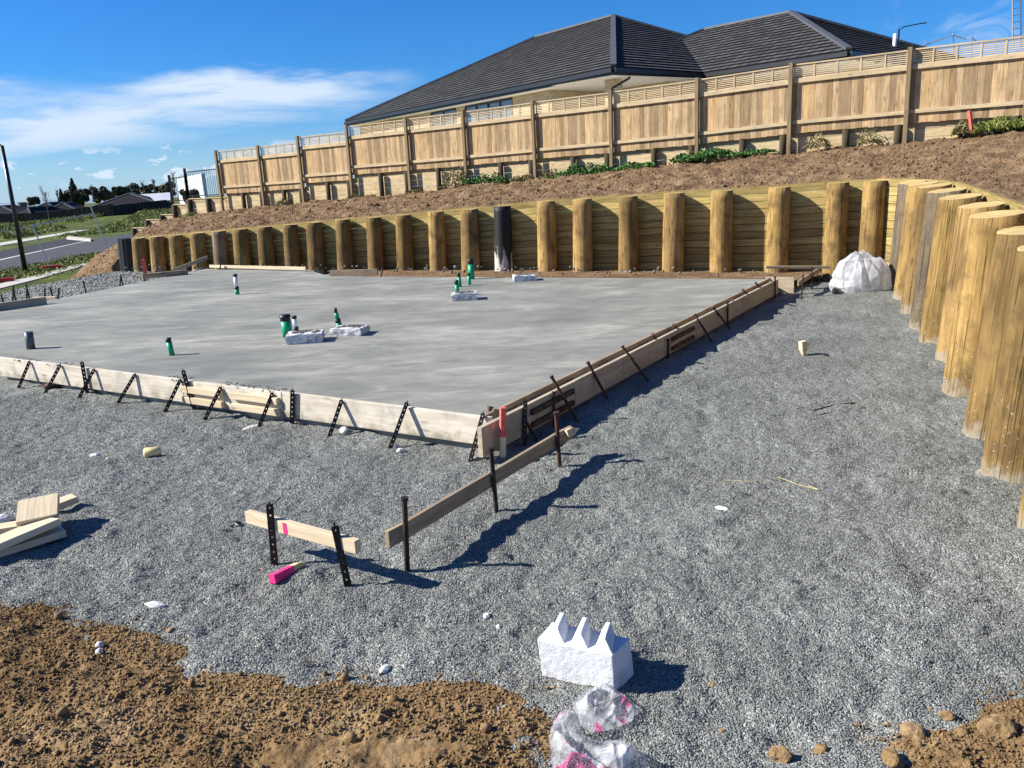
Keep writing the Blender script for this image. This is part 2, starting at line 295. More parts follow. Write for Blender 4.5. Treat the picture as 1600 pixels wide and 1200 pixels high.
# ------------------------------------------------------------------ mesh building
class MB:
    def __init__(s): s.v = []; s.f = []; s.uv = []; s.mi = []; s.m = 0
    def add(s, vs, fs, uvs):
        o = len(s.v); s.v += [tuple(map(float, p)) for p in vs]
        for f, u in zip(fs, uvs): s.f.append([o+i for i in f]); s.uv += [tuple(map(float, q)) for q in u]; s.mi.append(s.m)
    def box(s, c, ax, ay_, az_, L, Wd, Ht, taper=1.):
        """box centred at c; L along ax, Wd along ay_, Ht along az_"""
        c = np.array(c, float); ax = nrm(ax); ay_ = nrm(ay_); az_ = nrm(az_)
        du = random.random()*50; dv = random.random()*50
        P = [c + sx_*L/2*ax + sy*Wd/2*ay_*(taper if sz > 0 else 1) + sz*Ht/2*az_ for sx_ in (-1, 1) for sy in (-1, 1) for sz in (-1, 1)]
        Q = [(sx_*L/2, sy*Wd/2, sz*Ht/2) for sx_ in (-1, 1) for sy in (-1, 1) for sz in (-1, 1)]
        fs = [(0, 1, 3, 2), (4, 6, 7, 5), (0, 4, 5, 1), (2, 3, 7, 6), (0, 2, 6, 4), (1, 5, 7, 3)]
        dims = [L, Wd, Ht]; a = int(np.argmax(dims)); o = [i for i in range(3) if i != a]
        us = []
        for k, f in enumerate(fs):
            if k//2 == a: us.append([(Q[i][o[0]]+du, Q[i][o[1]]+dv) for i in f])
            else: us.append([(Q[i][a]+du, Q[i][o[0]]+Q[i][o[1]]+dv) for i in f])
        s.add(P, fs, us)
    def beam(s, p0, p1, w, h, up=UP):
        p0 = np.array(p0, float); p1 = np.array(p1, float); d = p1-p0; L = np.linalg.norm(d); d = d/L
        y = np.cross(up, d)
        if np.linalg.norm(y) < 1e-4: y = np.cross(V(1, 0, 0), d)
        y = nrm(y); z = np.cross(d, y); s.box((p0+p1)/2, d, y, z, L, w, h)
    def tube(s, pts, rad, n=10, caps=True):
        pts = [np.array(p, float) for p in pts]; rad = rad if isinstance(rad, (list, tuple)) else [rad]*len(pts)
        o = len(s.v); vs = []; L = [0]
        for i in range(1, len(pts)): L.append(L[-1]+np.linalg.norm(pts[i]-pts[i-1]))
        X = None
        for i, p in enumerate(pts):
            d = nrm(pts[min(i+1, len(pts)-1)]-pts[max(i-1, 0)])
            if X is None: X = nrm(np.cross(d, V(0.3, 1, .2) if abs(d[1]) < .9 else V(1, 0, 0)))
            X = nrm(X-d*np.dot(X, d)); Y = np.cross(d, X)
            for k in range(n):
                a = 2*math.pi*k/n; vs.append(p+rad[i]*(math.cos(a)*X+math.sin(a)*Y))
        fs = []; us = []; off = random.random()*30
        for i in range(len(pts)-1):
            for k in range(n):
                k2 = (k+1) % n; fs.append((i*n+k, i*n+k2, (i+1)*n+k2, (i+1)*n+k)); r = rad[0]*2*math.pi/n
                us.append([(L[i]+off, k*r), (L[i]+off, (k+1)*r), (L[i+1]+off, (k+1)*r), (L[i+1]+off, k*r)])
        if caps:
            for b, rv in ((0, True), ((len(pts)-1)*n, False)):
                idx = list(range(b, b+n)); idx = idx[::-1] if rv else idx
                fs.append(tuple(idx)); us.append([(vs[j][0], vs[j][1]) for j in idx])
        s.add(vs, fs, us)
    def quad(s, *P):
        P = [np.array(p, float) for p in P]; ux = nrm(P[1]-P[0]); n = nrm(np.cross(P[1]-P[0], P[2]-P[0])); uy = np.cross(n, ux)
        s.add(P, [tuple(range(len(P)))], [[((p-P[0])@ux, (p-P[0])@uy) for p in P]])
    def slab(s, poly, z0, z1):
        """vertical prism from a plan outline (counter-clockwise)"""
        n = len(poly); vs = [(p[0], p[1], z0) for p in poly]+[(p[0], p[1], z1) for p in poly]
        fs = [tuple(range(n))[::-1], tuple(range(n, 2*n))]; us = [[(vs[i][0], vs[i][1]) for i in f] for f in fs]
        for i in range(n):
            j = (i+1) % n; fs.append((i, j, n+j, n+i)); l = math.hypot(poly[j][0]-poly[i][0], poly[j][1]-poly[i][1]); us.append([(0, z0), (l, z0), (l, z1), (0, z1)])
        s.add(vs, fs, us)
    def build(s, name, mat, parent=None, org=None, bevel=0, smooth=False):
        vs = np.array(s.v)
        if parent is not None:
            r = parent
            while r.parent: r = r.parent
            org = np.array(r.location)
        elif org is None: org = np.array([(vs[:, 0].min()+vs[:, 0].max())/2, (vs[:, 1].min()+vs[:, 1].max())/2, vs[:, 2].min()])
        org = np.array(org, float)
        me = bpy.data.meshes.new(name); me.from_pydata([tuple(p) for p in vs-org], [], s.f)
        ul = me.uv_layers.new(name='UVMap'); ul.data.foreach_set('uv', np.array(s.uv, dtype=np.float32).ravel())
        for mm in (mat if isinstance(mat, (list, tuple)) else [mat]): me.materials.append(MT[mm])
        if isinstance(mat, (list, tuple)): me.polygons.foreach_set('material_index', s.mi)
        if smooth: me.polygons.foreach_set('use_smooth', [len(f) <= 4 for f in s.f])
        o = bpy.data.objects.new(name, me); COL.objects.link(o)
        if parent is not None: o.parent = parent
        else: o.location = org
        if bevel:
            bm = o.modifiers.new('bevel', 'BEVEL'); bm.width = bevel; bm.segments = 2; bm.limit_method = 'ANGLE'; bm.angle_limit = R(40)
        return o
def arr_mesh(name, verts, faces, mat, org=(0, 0, 0), smooth=False, parent=None):
    me = bpy.data.meshes.new(name); verts = np.asarray(verts, dtype=np.float32); faces = np.asarray(faces, dtype=np.int32); k = faces.shape[1]
    if parent is not None: org = np.array(parent.location)
    me.vertices.add(len(verts)); me.vertices.foreach_set('co', (verts-np.array(org, dtype=np.float32)).ravel())
    me.loops.add(faces.size); me.loops.foreach_set('vertex_index', faces.ravel())
    me.polygons.add(len(faces)); me.polygons.foreach_set('loop_start', np.arange(len(faces), dtype=np.int32)*k)
    me.update(calc_edges=True); me.materials.append(MT[mat])
    if smooth: me.polygons.foreach_set('use_smooth', np.ones(len(faces), dtype=bool))
    o = bpy.data.objects.new(name, me); COL.objects.link(o)
    if parent is not None: o.parent = parent
    else: o.location = org
    return o
def tag(o, label=None, cat=None, group=None, kind=None):
    if label: o['label'] = label
    if cat: o['category'] = cat
    if group: o['group'] = group
    if kind: o['kind'] = kind
    return o
def thing(name, loc, label, cat, group=None):
    o = bpy.data.objects.new(name, None); COL.objects.link(o); o.location = tuple(map(float, loc)); o.empty_display_size = .1
    return tag(o, label, cat, group)
def grid_faces(nu, nv):
    i, j = np.meshgrid(np.arange(nu-1), np.arange(nv-1), indexing='ij'); a = (i*nv+j).ravel()
    return np.stack([a, a+nv, a+nv+1, a+1], 1)
# base shapes for scattered stones
OCT = np.array([(1, 0, 0), (-1, 0, 0), (0, 1, 0), (0, -1, 0), (0, 0, 1), (0, 0, -1)], float)
OCF = np.array([(0, 2, 4), (2, 1, 4), (1, 3, 4), (3, 0, 4), (2, 0, 5), (1, 2, 5), (3, 1, 5), (0, 3, 5)])
ph = (1+5**.5)/2
ICO = np.array([(-1, ph, 0), (1, ph, 0), (-1, -ph, 0), (1, -ph, 0), (0, -1, ph), (0, 1, ph), (0, -1, -ph), (0, 1, -ph), (ph, 0, -1), (ph, 0, 1), (-ph, 0, -1), (-ph, 0, 1)])/math.sqrt(1+ph*ph)
ICF = np.array([(0, 11, 5), (0, 5, 1), (0, 1, 7), (0, 7, 10), (0, 10, 11), (1, 5, 9), (5, 11, 4), (11, 10, 2), (10, 7, 6), (7, 1, 8), (3, 9, 4), (3, 4, 2), (3, 2, 6), (3, 6, 8), (3, 8, 9), (4, 9, 5), (2, 4, 11), (6, 2, 10), (8, 6, 7), (9, 8, 1)])
def scatter(name, pts, size, mat, base='oct', flat=.6, jit=.35):
    B, Fc = (OCT, OCF) if base == 'oct' else (ICO, ICF)
    n = len(pts); nb = len(B)
    q = rng.normal(size=(n, 3, 3)); Q, _ = np.linalg.qr(q)
    sc = rng.uniform(1-jit, 1+jit, (n, nb, 1))
    asp = np.stack([rng.uniform(.8, 1.2, n), rng.uniform(.6, 1., n), rng.uniform(flat-.15, flat+.2, n)], 1)
    v = B[None]*sc*asp[:, None, :]; v = np.einsum('nij,nkj->nki', Q, v)*size[:, None, None]
    v = v+np.asarray(pts)[:, None, :]
    f = (Fc[None]+(np.arange(n)*nb)[:, None, None]).reshape(-1, 3)
    return arr_mesh(name, v.reshape(-1, 3), f, mat)

# ------------------------------------------------------------------ ground heights
E0 = V(-13.4, 22.09); En = nrm(V(-.987, .16))
def Tz(x, y):
    s = (np.asarray(x)-E0[0])*En[0]+(np.asarray(y)-E0[1])*En[1]
    z = -.36-.66*sstep(0, 4.5, s)-.18*(1-sstep(-.4, .8, s))
    z = z + 1.0*sstep(86, 106, y)*sstep(-75, -45, x)
    return z
def gz(x, y):
    x = np.asarray(x, float); y = np.asarray(y, float)
    z = -.3 + .030*fbm(x/1.3, y/1.3, 3, 5) + .034*fbm(x/.26, y/.26, 4, 11, .6)
    z = z + .016*np.abs(fbm(x/.12, y/.16, 2, 21)) - .055*np.clip(fbm(x/.20, y/.17, 3, 90, .55)-.16, 0, .5) + .05*np.clip(fbm(x/.42, y/.3, 3, 93, .5)-.18, 0, .5)
    s = (x-E0[0])*En[0]+(y-E0[1])*En[1]
    return z-.35*sstep(-.6, 1.6, s)-1.2*sstep(1.3, 4.2, s)
def hit(px, py):
    d = ray(px, py); t = 5.
    while t < 900:
        p = C0+d*t
        if p[2] <= float(Tz(p[0], p[1])): return p
        t *= 1.003
    return C0+d*900
# gravel pad
ys = [1.0]
while ys[-1] < 33: ys.append(ys[-1]+max(.022, .0062*ys[-1]**1.35*.6))
ys = np.array(ys); us_ = np.linspace(-1.02, .72, 460)
XX = us_[:, None]*(ys[None]*.92+.9); YY = np.repeat(ys[None], 460, 0)
XX = np.clip(XX, -19, 7.6)
g = arr_mesh('gravel', np.stack([XX, YY, gz(XX, YY)], -1).reshape(-1, 3), grid_faces(460, len(ys)), 'gravel', smooth=False); tag(g, kind='structure')
# wide ground sheet reaching the horizon
def axis(a, b, n, c, p=2.2):
    t = np.linspace(-1, 1, n); v = np.sign(t)*np.abs(t)**p; return np.where(v < 0, c+v*(c-a), c+v*(b-c))
gx = axis(-1500, 1500, 260, -30); gy = axis(-60, 2500, 260, 50, 2.4)
XX, YY = np.meshgrid(gx, gy, indexing='ij'); ZZ = Tz(XX, YY)+ .10*fbm(XX/3., YY/3., 3, 3)*sstep(64, 75, YY)
g = arr_mesh('ground', np.stack([XX, YY, ZZ], -1).reshape(-1, 3), grid_faces(260, 260), 'grass', smooth=True); tag(g, kind='structure')

# front soil with ragged edge (signed distance to two outlines)
def pxpoly(L, z=-.3): return [gp(x, y, z)[:2] for x, y in L]
soilA = pxpoly([(-300, 900), (0, 940), (70, 952), (150, 978), (215, 990), (300, 1028), (370, 1058), (430, 1062), (520, 1068), (620, 1078), (700, 1070), (770, 1082), (835, 1098), (862, 1120), (850, 1160), (858, 1200)]) + [V(.05, 2.2), V(-.6, 1.0), V(-4.8, 1.0)]
soilB = [V(1.35, 1.0)] + pxpoly([(1330, 1290), (1440, 1200), (1420, 1170), (1470, 1150), (1520, 1138), (1560, 1112), (1600, 1098), (1700, 1060), (2100, 1000)]) + [V(5, 2), V(4, 1.)]
def sdist(x, y, poly):
    P = np.array(poly); d = np.full(x.shape, 1e9); ins = np.zeros(x.shape, bool)
    for i in range(len(P)):
        a = P[i]; b = P[(i+1) % len(P)]; e = b-a; w0 = x-a[0]; w1 = y-a[1]
        t = np.clip((w0*e[0]+w1*e[1])/(e@e+1e-12), 0, 1); d = np.minimum(d, np.hypot(w0-e[0]*t, w1-e[1]*t))
        c = ((a[1] > y) != (b[1] > y)) & (x < (b[0]-a[0])*(y-a[1])/(b[1]-a[1]+1e-12)+a[0]); ins ^= c
    return np.where(ins, d, -d)
def soilz(x, y):
    s = np.maximum(sdist(x, y, soilA), sdist(x, y, soilB)) + .05*fbm(x/.18, y/.18, 4, 31, .6)
    return -.3 + np.where(s > 0, .035*sstep(0, .5, s), s*.5) + .006*fbm(x/.5, y/.5, 3, 40) + .036*(fbm(x/.12, y/.12, 5, 44, .64))*sstep(-.1, .25, s) + .012 + .020*sstep(0, .2, s), s
xs_ = np.arange(-4.8, 4.2, .017); ys_ = np.arange(1.2, 4.9, .017)
XX, YY = np.meshgrid(xs_, ys_, indexing='ij'); ZZ, SS = soilz(XX, YY); ZZ = np.where(SS < -.25, -.55, ZZ)
fc = grid_faces(len(xs_), len(ys_)); keep = (SS.ravel()[fc] > -.25).any(1); fc = fc[keep]
vv = np.stack([XX, YY, ZZ], -1).reshape(-1, 3); used = np.unique(fc); re_ = np.zeros(len(vv), np.int64); re_[used] = np.arange(len(used))
g = arr_mesh('soil', vv[used], re_[fc], 'soil'); tag(g, kind='structure')
# loose chips on the near gravel, clods on the soil
n = 250000; yy = 2.2+7.5*rng.random(n)**1.25; xx = (rng.random(n)*1.5-.78)*(yy*.95+.6); kq = (xx > -7) & (xx < 3.3-.0*yy); xx, yy = xx[kq], yy[kq]; n = len(xx)
sz = rng.uniform(.0028, .0056, n)*(1+.06*(yy-3))
sA = np.maximum(sdist(xx, yy, soilA), sdist(xx, yy, soilB)); kp = sA < .02+.1*rng.random(n)**3
xx, yy, sz = xx[kp], yy[kp], sz[kp]
inside = ((xx+.22)*.53+(yy-6.67)*.855 > -.12) & ((xx+.22)*.85-(yy-6.67)*.52 < .2)
xx, yy, sz = xx[~inside], yy[~inside], sz[~inside]
o = scatter('gravel_chips', np.stack([xx, yy, gz(xx, yy)+sz*.35], 1), sz, 'chip'); tag(o, 'loose grey crushed stone chips covering the building pad', 'gravel', kind='stuff')
n2_ = 26000; xx = rng.uniform(-19, -7.2, n2_); yy = rng.uniform(11.5, 29, n2_); s_e = (xx-E0[0])*En[0]+(yy-E0[1])*En[1]; dl = (xx-sI[0])*nrm(sH-sI)[1]-(yy-sI[1])*nrm(sH-sI)[0] if False else xx*0
kq = (s_e < 1.2) & (xx < np.interp(yy, [11, 15.8, 16.9, 22.3, 29], [-10.5, -10.0, -9.25, -8.05, -8.0])); xx, yy = xx[kq], yy[kq]
o = scatter('coarse_gravel', np.stack([xx, yy, gz(xx, yy)+.004], 1), rng.uniform(.012, .038, len(xx)), 'chip'); tag(o, 'coarse dark gravel on the pad beyond the left side of slab', 'gravel', kind='stuff')
def clods(n, smin, smax, p, seed_lo=-.22):
    x = rng.uniform(-4.2, 3.6, n*4); y = rng.uniform(1.6, 4.7, n*4); z, s = soilz(x, y)
    k = (s > seed_lo*rng.random(n*4)**2) & (fbm(x/.45, y/.35, 3, 71) > -.42+.25*rng.random(n*4)-.2); x, y, z = x[k][:n], y[k][:n], z[k][:n]
    r = smin+(smax-smin)*rng.random(len(x))**p; return np.stack([x, y, np.maximum(z, -.31)+r*.3], 1), r
P1, r1 = clods(90000, .0025, .009, 1.5); P2, r2 = clods(2600, .007, .017, 2.2); P3, r3 = clods(170, .014, .034, 2.2)
o = scatter('soil_crumbs', np.concatenate([P1, P2, P3]), np.concatenate([r1, r2, r3]), 'clod', 'ico', .75, .22); tag(o, 'loose brown clay crumbs strewn over the soil in front', 'soil', kind='stuff')

def rock(name, mat, c, r, label, cat, group=None, sub=2, flat=(1, 1, .75), seed=0, amp=.18):
    import bmesh
    bm = bmesh.new(); bmesh.ops.create_icosphere(bm, subdivisions=sub, radius=1)
    for v in bm.verts:
        p = v.co; k = 1+amp*2*(float(vnoise(p.x*1.7+seed*3.1, p.y*1.7+p.z*1.3, seed))+.5*float(vnoise(p.x*4+seed, p.y*4-p.z*3.7, seed+5)))
        v.co = Vector((p.x*flat[0]*k*r, p.y*flat[1]*k*r, p.z*flat[2]*k*r))
    me = bpy.data.meshes.new(name); bm.to_mesh(me); bm.free(); me.materials.append(MT[mat])
    o = bpy.data.objects.new(name, me); COL.objects.link(o); o.location = (c[0], c[1], c[2]+r*flat[2]*.55); o.rotation_euler[2] = seed*1.3
    return tag(o, label, cat, group)
for i, (px, py, r, lb) in enumerate([(1218, 1180, .043, 'large oval tan clay clod on gravel near the bottom edge'), (1283, 1175, .027, 'smaller round tan clod just right of the large oval one'),
        (1429, 1150, .044, 'tan clay clod lying alone on gravel left of the soil corner'), (1560, 1148, .066, 'biggest brown clod on top of the soil in the bottom right corner'),
        (1395, 1196, .04, 'tan clod cut by the bottom edge beside the right soil corner'), (1480, 1125, .024, 'small tan clod pair at the tip of the right soil corner'),
        (1503, 1150, .030, 'round clod at the front edge of the right soil corner'), (1113, 1067, .014, 'tiny tan pebble on gravel right of the foam block'),
        (1128, 1137, .012, 'tiny dark red pebble on gravel right of the pink bag'), (782, 1080, .026, 'orange brown clod at the soil edge left of the foam block')]):
    p = gp(px, py, -.3); rock('clay_clod', 'clod', (p[0], p[1], float(gz(p[0], p[1]))-.003), r, lb, 'clod', 'clay clods lying on the gravel', 3, (1.15, .9, .72), i+2, .24)
for i, (px, py, r, fl, lb) in enumerate([(394, 664, .075, (1.6, .6, .35), 'long flat white lump beside the form pin at the slab front'), (538, 676, .042, (1.2, .9, .8), 'round white lump under the form board beside a pin'),
        (626, 705, .034, (1, .8, .7), 'white lump at the foot of the rightmost front pin'), (622, 697, .022, (1, .9, .8), 'tiny white lump touching the lump at the rightmost front pin'),
        (243, 946, .042, (1.5, .6, .45), 'flat white stone on gravel near the soil edge at left'), (602, 1044, .028, (1.2, .8, .6), 'white stone on gravel just above the middle of the soil edge'),
        (1128, 797, .034, (1.5, .8, .4), 'pale flat scrap alone on the open gravel at right'), (760, 959, .02, (1, .9, .7), 'white chip on gravel left of the foam block'),
        (779, 976, .014, (1, .9, .7), 'tiny white chip beside the foam block prongs'), (148, 713, .034, (1.3, .7, .5), 'white chip on gravel above the timber offcuts'),
        (169, 719, .02, (1.2, .7, .5), 'small white chip left of the yellow cylinder'), (226, 626, .03, (1, .8, .6), 'white pebble by the front form board at left'), (158, 1022, .022, (1, .8, .8), 'white pebble on the brown soil near the left'), (158, 1035, .02, (1, .8, .8), 'lower white pebble of two on the brown soil'),
        (88, 832, .04, (1.3, .8, .6), 'white stone tucked against the timber offcuts')]):
    p = gp(px, py, -.3); zz = max(float(gz(p[0], p[1])), float(soilz(np.array([p[0]]), np.array([p[1]]))[0][0])); rock('white_stone', 'whitest', (p[0], p[1], zz-.002), r, lb, 'stone', 'white stones and lumps', 3, fl, i+20, .14)

# ------------------------------------------------------------------ slab and formwork
sC = gp(762, 650, 0)[:2]; sL = gp(8, 558, 0)[:2]; sR = gp(1203, 436, 0)[:2]; sF = gp(515, 431.5, 0)[:2]; sG = gp(480, 421, 0)[:2]; sH = gp(322, 420, 0)[:2]; sI = gp(90, 467, 0)[:2]; sJ = gp(-60, 494, 0)[:2]
sK = sL + (sJ-sL)*.0 + V(-.52*0, 0)
eA = nrm(sL-sC); nA = nrm(V(eA[1], -eA[0]))
if nA[1] > 0: nA = -nA
eB = nrm(sR-sC); nB = nrm(V(eB[1], -eB[0]))
if nB[0] < 0: nB = -nB
poly = [sC, sR, sF, sG, sH, sI, gp(0, 478, 0)[:2], V(-10.6, 14.8), sL+V(-1.8, 1.1)*.6, sL]
mb = MB(); mb.slab(poly, -.34, 0.0); o = mb.build('concrete_slab', 'conc', bevel=.012); tag(o, 'large freshly poured grey concrete floor slab with pale streaks', 'slab')
def p3(p, z): return V(p[0], p[1], z)
# front side: three boards and ledgers
off = .035
def aPt(t, d, z): q = sC+eA*t+nA*d; return V(q[0], q[1], z)
def bPt(t, d, z): q = sC+eB*t+nB*d; return V(q[0], q[1], z)
LA = np.linalg.norm(sL-sC); LB = np.linalg.norm(sR-sC)
tm = lambda px, py: float((gp(px, py, 0)[:2]-sC)@eA)
j1 = tm(457, 608); j2 = tm(300, 590)
for a, b, lb, zt in ((-.06, j1-.01, 'long clean cream form board at the near corner of the slab', .006), (j1+.005, j2-.01, 'middle form board with two ledger battens, front of slab', .002), (j2+.005, LA+.1, 'left form board on the slab front with brown mud splash', .006)):
    mb = MB(); c = (aPt(a, off, 0)+aPt(b, off, 0))/2; mb.box((c[0], c[1], zt-.125), p3(eA, 0), p3(nA, 0), UP, b-a, .045, .25)
    o = mb.build('form_board', 'form', bevel=.004); tag(o, lb, 'form board', 'form boards round the slab')
for z, vn in ((-.085, 'upper'), (-.2, 'lower')):
    for a, b, hn in ((j1+.03, (j1+j2)/2-.04, 'right'), ((j1+j2)/2+.1, j2-.02, 'left')):
        mb = MB(); c = (aPt(a, off+.045, 0)+aPt(b, off+.045, 0))/2; mb.box((c[0], c[1], z), p3(eA, 0), p3(nA, 0), UP, b-a, .045, .07)
        tag(mb.build('ledger_batten', 'lumber', bevel=.006), vn+' '+hn+' orange brown batten on the middle front form board', 'batten', 'battens on the form boards')
# wet concrete sludge along edges
def strip(name, f, t0, t1, dw, label):
    n_ = int((t1-t0)/.05); tt = np.linspace(t0, t1, n_); vs = []
    for t in tt:
        for d in np.linspace(0, 1, 5):
            q = f(t, dw[0]+(dw[1]-dw[0])*d, 0); h = .012+.03*float(fbm(q[0]*9, q[1]*9, 3, 2)) if 0 < d < 1 else -.05; vs.append((q[0], q[1], dw[2]+h))
    vs = np.array(vs); m_ = int((t1-t0)*150); P_ = vs[rng.integers(0, len(vs), m_)]+rng.normal(0, .012, (m_, 3))*[1, 1, .1]; P_[:, 2] = dw[2]-.004; kk = fbm(P_[:, 0]*2.2, P_[:, 1]*2.2, 3, 6) > -.05; P_ = P_[kk]
    o = scatter(name, P_, rng.uniform(.004, .015, len(P_)), 'rubble', 'ico', .7, .3); return tag(o, label, 'concrete spill', kind='stuff')
strip('concrete_spill', aPt, j1-.1, LA-.1, (-.06, .05, .002), 'rough grey concrete crumbs spilt along the front board top')
strip('concrete_spill', bPt, .3, LB-.2, (-.01, .10, -.035), 'rough grey concrete spilt in the gap along the right side board')
# right side boards (set off by a rebate)
bo = .125
bj = [float((gp(*q, 0)[:2]-sC)@eB) for q in ((865, 617), (1050, 522))]
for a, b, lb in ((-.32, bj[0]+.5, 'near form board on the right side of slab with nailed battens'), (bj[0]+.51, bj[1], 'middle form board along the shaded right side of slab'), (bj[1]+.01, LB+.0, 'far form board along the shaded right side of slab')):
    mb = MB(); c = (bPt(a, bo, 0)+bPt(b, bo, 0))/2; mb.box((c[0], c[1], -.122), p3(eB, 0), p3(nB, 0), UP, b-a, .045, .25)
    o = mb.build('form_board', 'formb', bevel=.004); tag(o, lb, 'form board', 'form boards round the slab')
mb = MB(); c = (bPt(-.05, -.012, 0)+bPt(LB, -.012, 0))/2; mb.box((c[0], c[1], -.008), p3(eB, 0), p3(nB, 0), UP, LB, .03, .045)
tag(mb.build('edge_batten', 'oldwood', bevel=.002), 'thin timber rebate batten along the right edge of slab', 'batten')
for z, vn in ((-.075, 'upper'), (-.19, 'lower')):
    for a, b, hn in ((.45, 1.25, 'near'), (3.9, 4.7, 'far')):
        mb = MB(); c = (bPt(a, bo+.04, 0)+bPt(b, bo+.04, 0))/2; mb.box((c[0], c[1], z), p3(eB, 0), p3(nB, 0), UP, b-a, .03, .05)
        tag(mb.build('ledger_batten', 'rust', bevel=.004), vn+' dark batten at the '+hn+' joint of the right form boards', 'batten', 'battens on the form boards')
# steel pins
def pin(p0, p1, w=.032, holes=True, mat='steel', label='', name='form_pin', group='steel pins and braces holding the form boards', facing=None, sub=''):
    p0 = np.array(p0, float); p1 = np.array(p1, float); d = nrm(p1-p0); L = np.linalg.norm(p1-p0)
    fc_ = nrm(C0-(p0+p1)/2) if facing is None else facing
    x = nrm(np.cross(d, fc_)); y = nrm(np.cross(x, d)); mb = MB(); t = .004
    if holes:
        for s in (-1, 1): mb.box((p0+p1)/2+x*s*w*.30, d, x, y, L, w*.40, t)
        k = int(L/.045)
        for i in range(k+1):
            c = p0+d*(i/k*L); mb.box(c, d, x, y, .036, w*.26, t*.95)
        mb.box((p0+p1)/2-x*(w*.5-t*.5)-y*w*.45, d, y, x, L, w*.9, t)
    else:
        mb.tube([p0, p1], w*.5, 8); mb.tube([p1-d*.006, p1+d*.012], w*.68, 8)
    o = mb.build(name, mat, org=p0); return tag(o, label, 'steel pin', group)
NUM = ['first', 'second', 'third', 'fourth', 'fifth', 'sixth', 'seventh', 'eighth', 'ninth', 'tenth', 'eleventh', 'twelfth', 'thirteenth', 'fourteenth', 'fifteenth', 'sixteenth', 'seventeenth', 'eighteenth', 'nineteenth', 'twentieth', 'twenty first', 'twenty second', 'twenty third', 'twenty fourth', 'twenty fifth']
nA3 = p3(nA, 0); nB3 = p3(nB, 0)
leanA = [((46, 565), (30, 604)), ((94, 570), (72, 612)), ((147, 577), (125, 619)), ((211, 585), (186, 627)), ((282, 593), (259, 641)), ((345, 605), (321, 654)), ((426, 614), (406, 664)), ((534, 625), (515, 681)), ((636, 629), (611, 697)), ((755, 646), (735, 720))]
for i, (t, b) in enumerate(leanA):
    p0 = gp(*b, -.285); p1 = onplane(*t, aPt(0, off+.04, 0), nA3); p0 = p0+(p0-p1)*.13; pp_ = pin(p0, p1, .036, label=NUM[i]+' leaning perforated pin from the left, front of the slab')
    mb = MB(); q = p1-.04*nrm(p1-p0); mb.beam(q, q-nA3*.07, .006, .006); mb.build('nail', 'rust', pp_)
for i, (t, b) in enumerate([((128, 566), (136, 611)), ((286, 579), (304, 636)), ((457, 610), (455, 661))]):
    p0 = onplane(*b, aPt(0, off+.055, 0), nA3)-UP*.05; p1 = onplane(*t, aPt(0, off+.055, 0), nA3); pin(p0, p1, .042, label=NUM[i]+' upright perforated pin from the left against the front board')
pin(gp(754, 709, -.33), ay(766, 637, gp(754, 709, -.33)[1]+.12), .038, False, 'rust', 'thick round rusty pin with a flat head at the slab corner')
leanB = [((812, 644), (840, 687)), ((862, 589), (906, 664)), ((919, 567), (953, 630)), ((973, 542), (1018, 602)), ((1020, 523), (1045, 563)), ((1053, 508), (1078, 535)), ((1086, 492), (1116, 540)), ((1114, 480), (1144, 518)), ((1144, 469), (1163, 492)), ((1161, 453), (1184, 479)), ((1181, 442), (1201, 467)), ((1203, 436), (1216, 456))]
for i, (t, b) in enumerate(leanB):
    p0 = gp(*b, -.33); p1 = onplane(*t, bPt(0, bo-.01, 0), nB3); pin(p0, p1, .030, False, 'rust', NUM[i]+' slanting brace from the near corner along the right form')
for i, (t, b) in enumerate([((821, 626), (819, 700)), ((865, 614), (866, 672)), ((1044, 531), (1044, 561)), ((1137, 472), (1137, 505)), ((1211, 433), (1211, 462))]):
    p0 = onplane(*b, bPt(0, bo+.05, 0), nB3)-UP*.05; p1 = onplane(*t, bPt(0, bo+.05, 0), nB3); pin(p0, p1, .036 if i == 0 else .028, i == 0, 'steel', NUM[i]+' upright pin from the near corner along the right form')
# pointed peg painted pink, upright
def peg(p0, p1, w, mats, label, split=.45, name='survey_peg', tip=True):
    p0 = np.array(p0); p1 = np.array(p1); d = nrm(p1-p0); L = np.linalg.norm(p1-p0); x = nrm(np.cross(d, V(.3, -1, .2))); y = np.cross(x, d); mb = MB()
    m = p0+d*L*split; mb.m = 1; mb.box((m+p1)/2, d, x, y, np.linalg.norm(p1-m), w, w); mb.m = 0; st = p0+d*(w*1.6 if tip else 0)
    mb.box((st+m)/2, d, x, y, np.linalg.norm(m-st)-.0005, w, w)
    if tip:
        vs = [st+x*sx_*w/2+y*sy*w/2 for sx_, sy in ((-1, -1), (1, -1), (1, 1), (-1, 1))]+[p0]
        mb.add(vs, [(0, 1, 4), (1, 2, 4), (2, 3, 4), (3, 0, 4)], [[(0, 0), (0, .05), (.05, .02)]]*4)
    o = mb.build(name, mats, org=(p0+p1)/2-V(0, 0, w/2)); return tag(o, label, 'peg')
p0 = gp(785, 726, -.36); peg(p0, ay(786, 637, p0[1]), .045, ['lumber', 'orange'], 'upright timber peg with a fluorescent pink top at the slab corner', .5)
a_ = gp(425, 905, -.262); b_ = gp(481, 878, -.27); peg(b_, a_, .05, ['yellow', 'pink'], 'pink and yellow pointed peg lying on gravel under the short profile board', .45)
p0 = gp(1256, 560, -.34); peg(p0, ay(1254, 533, p0[1]), .07, ['lumber', 'lumber'], 'small pale timber peg standing alone on the right gravel', .5)
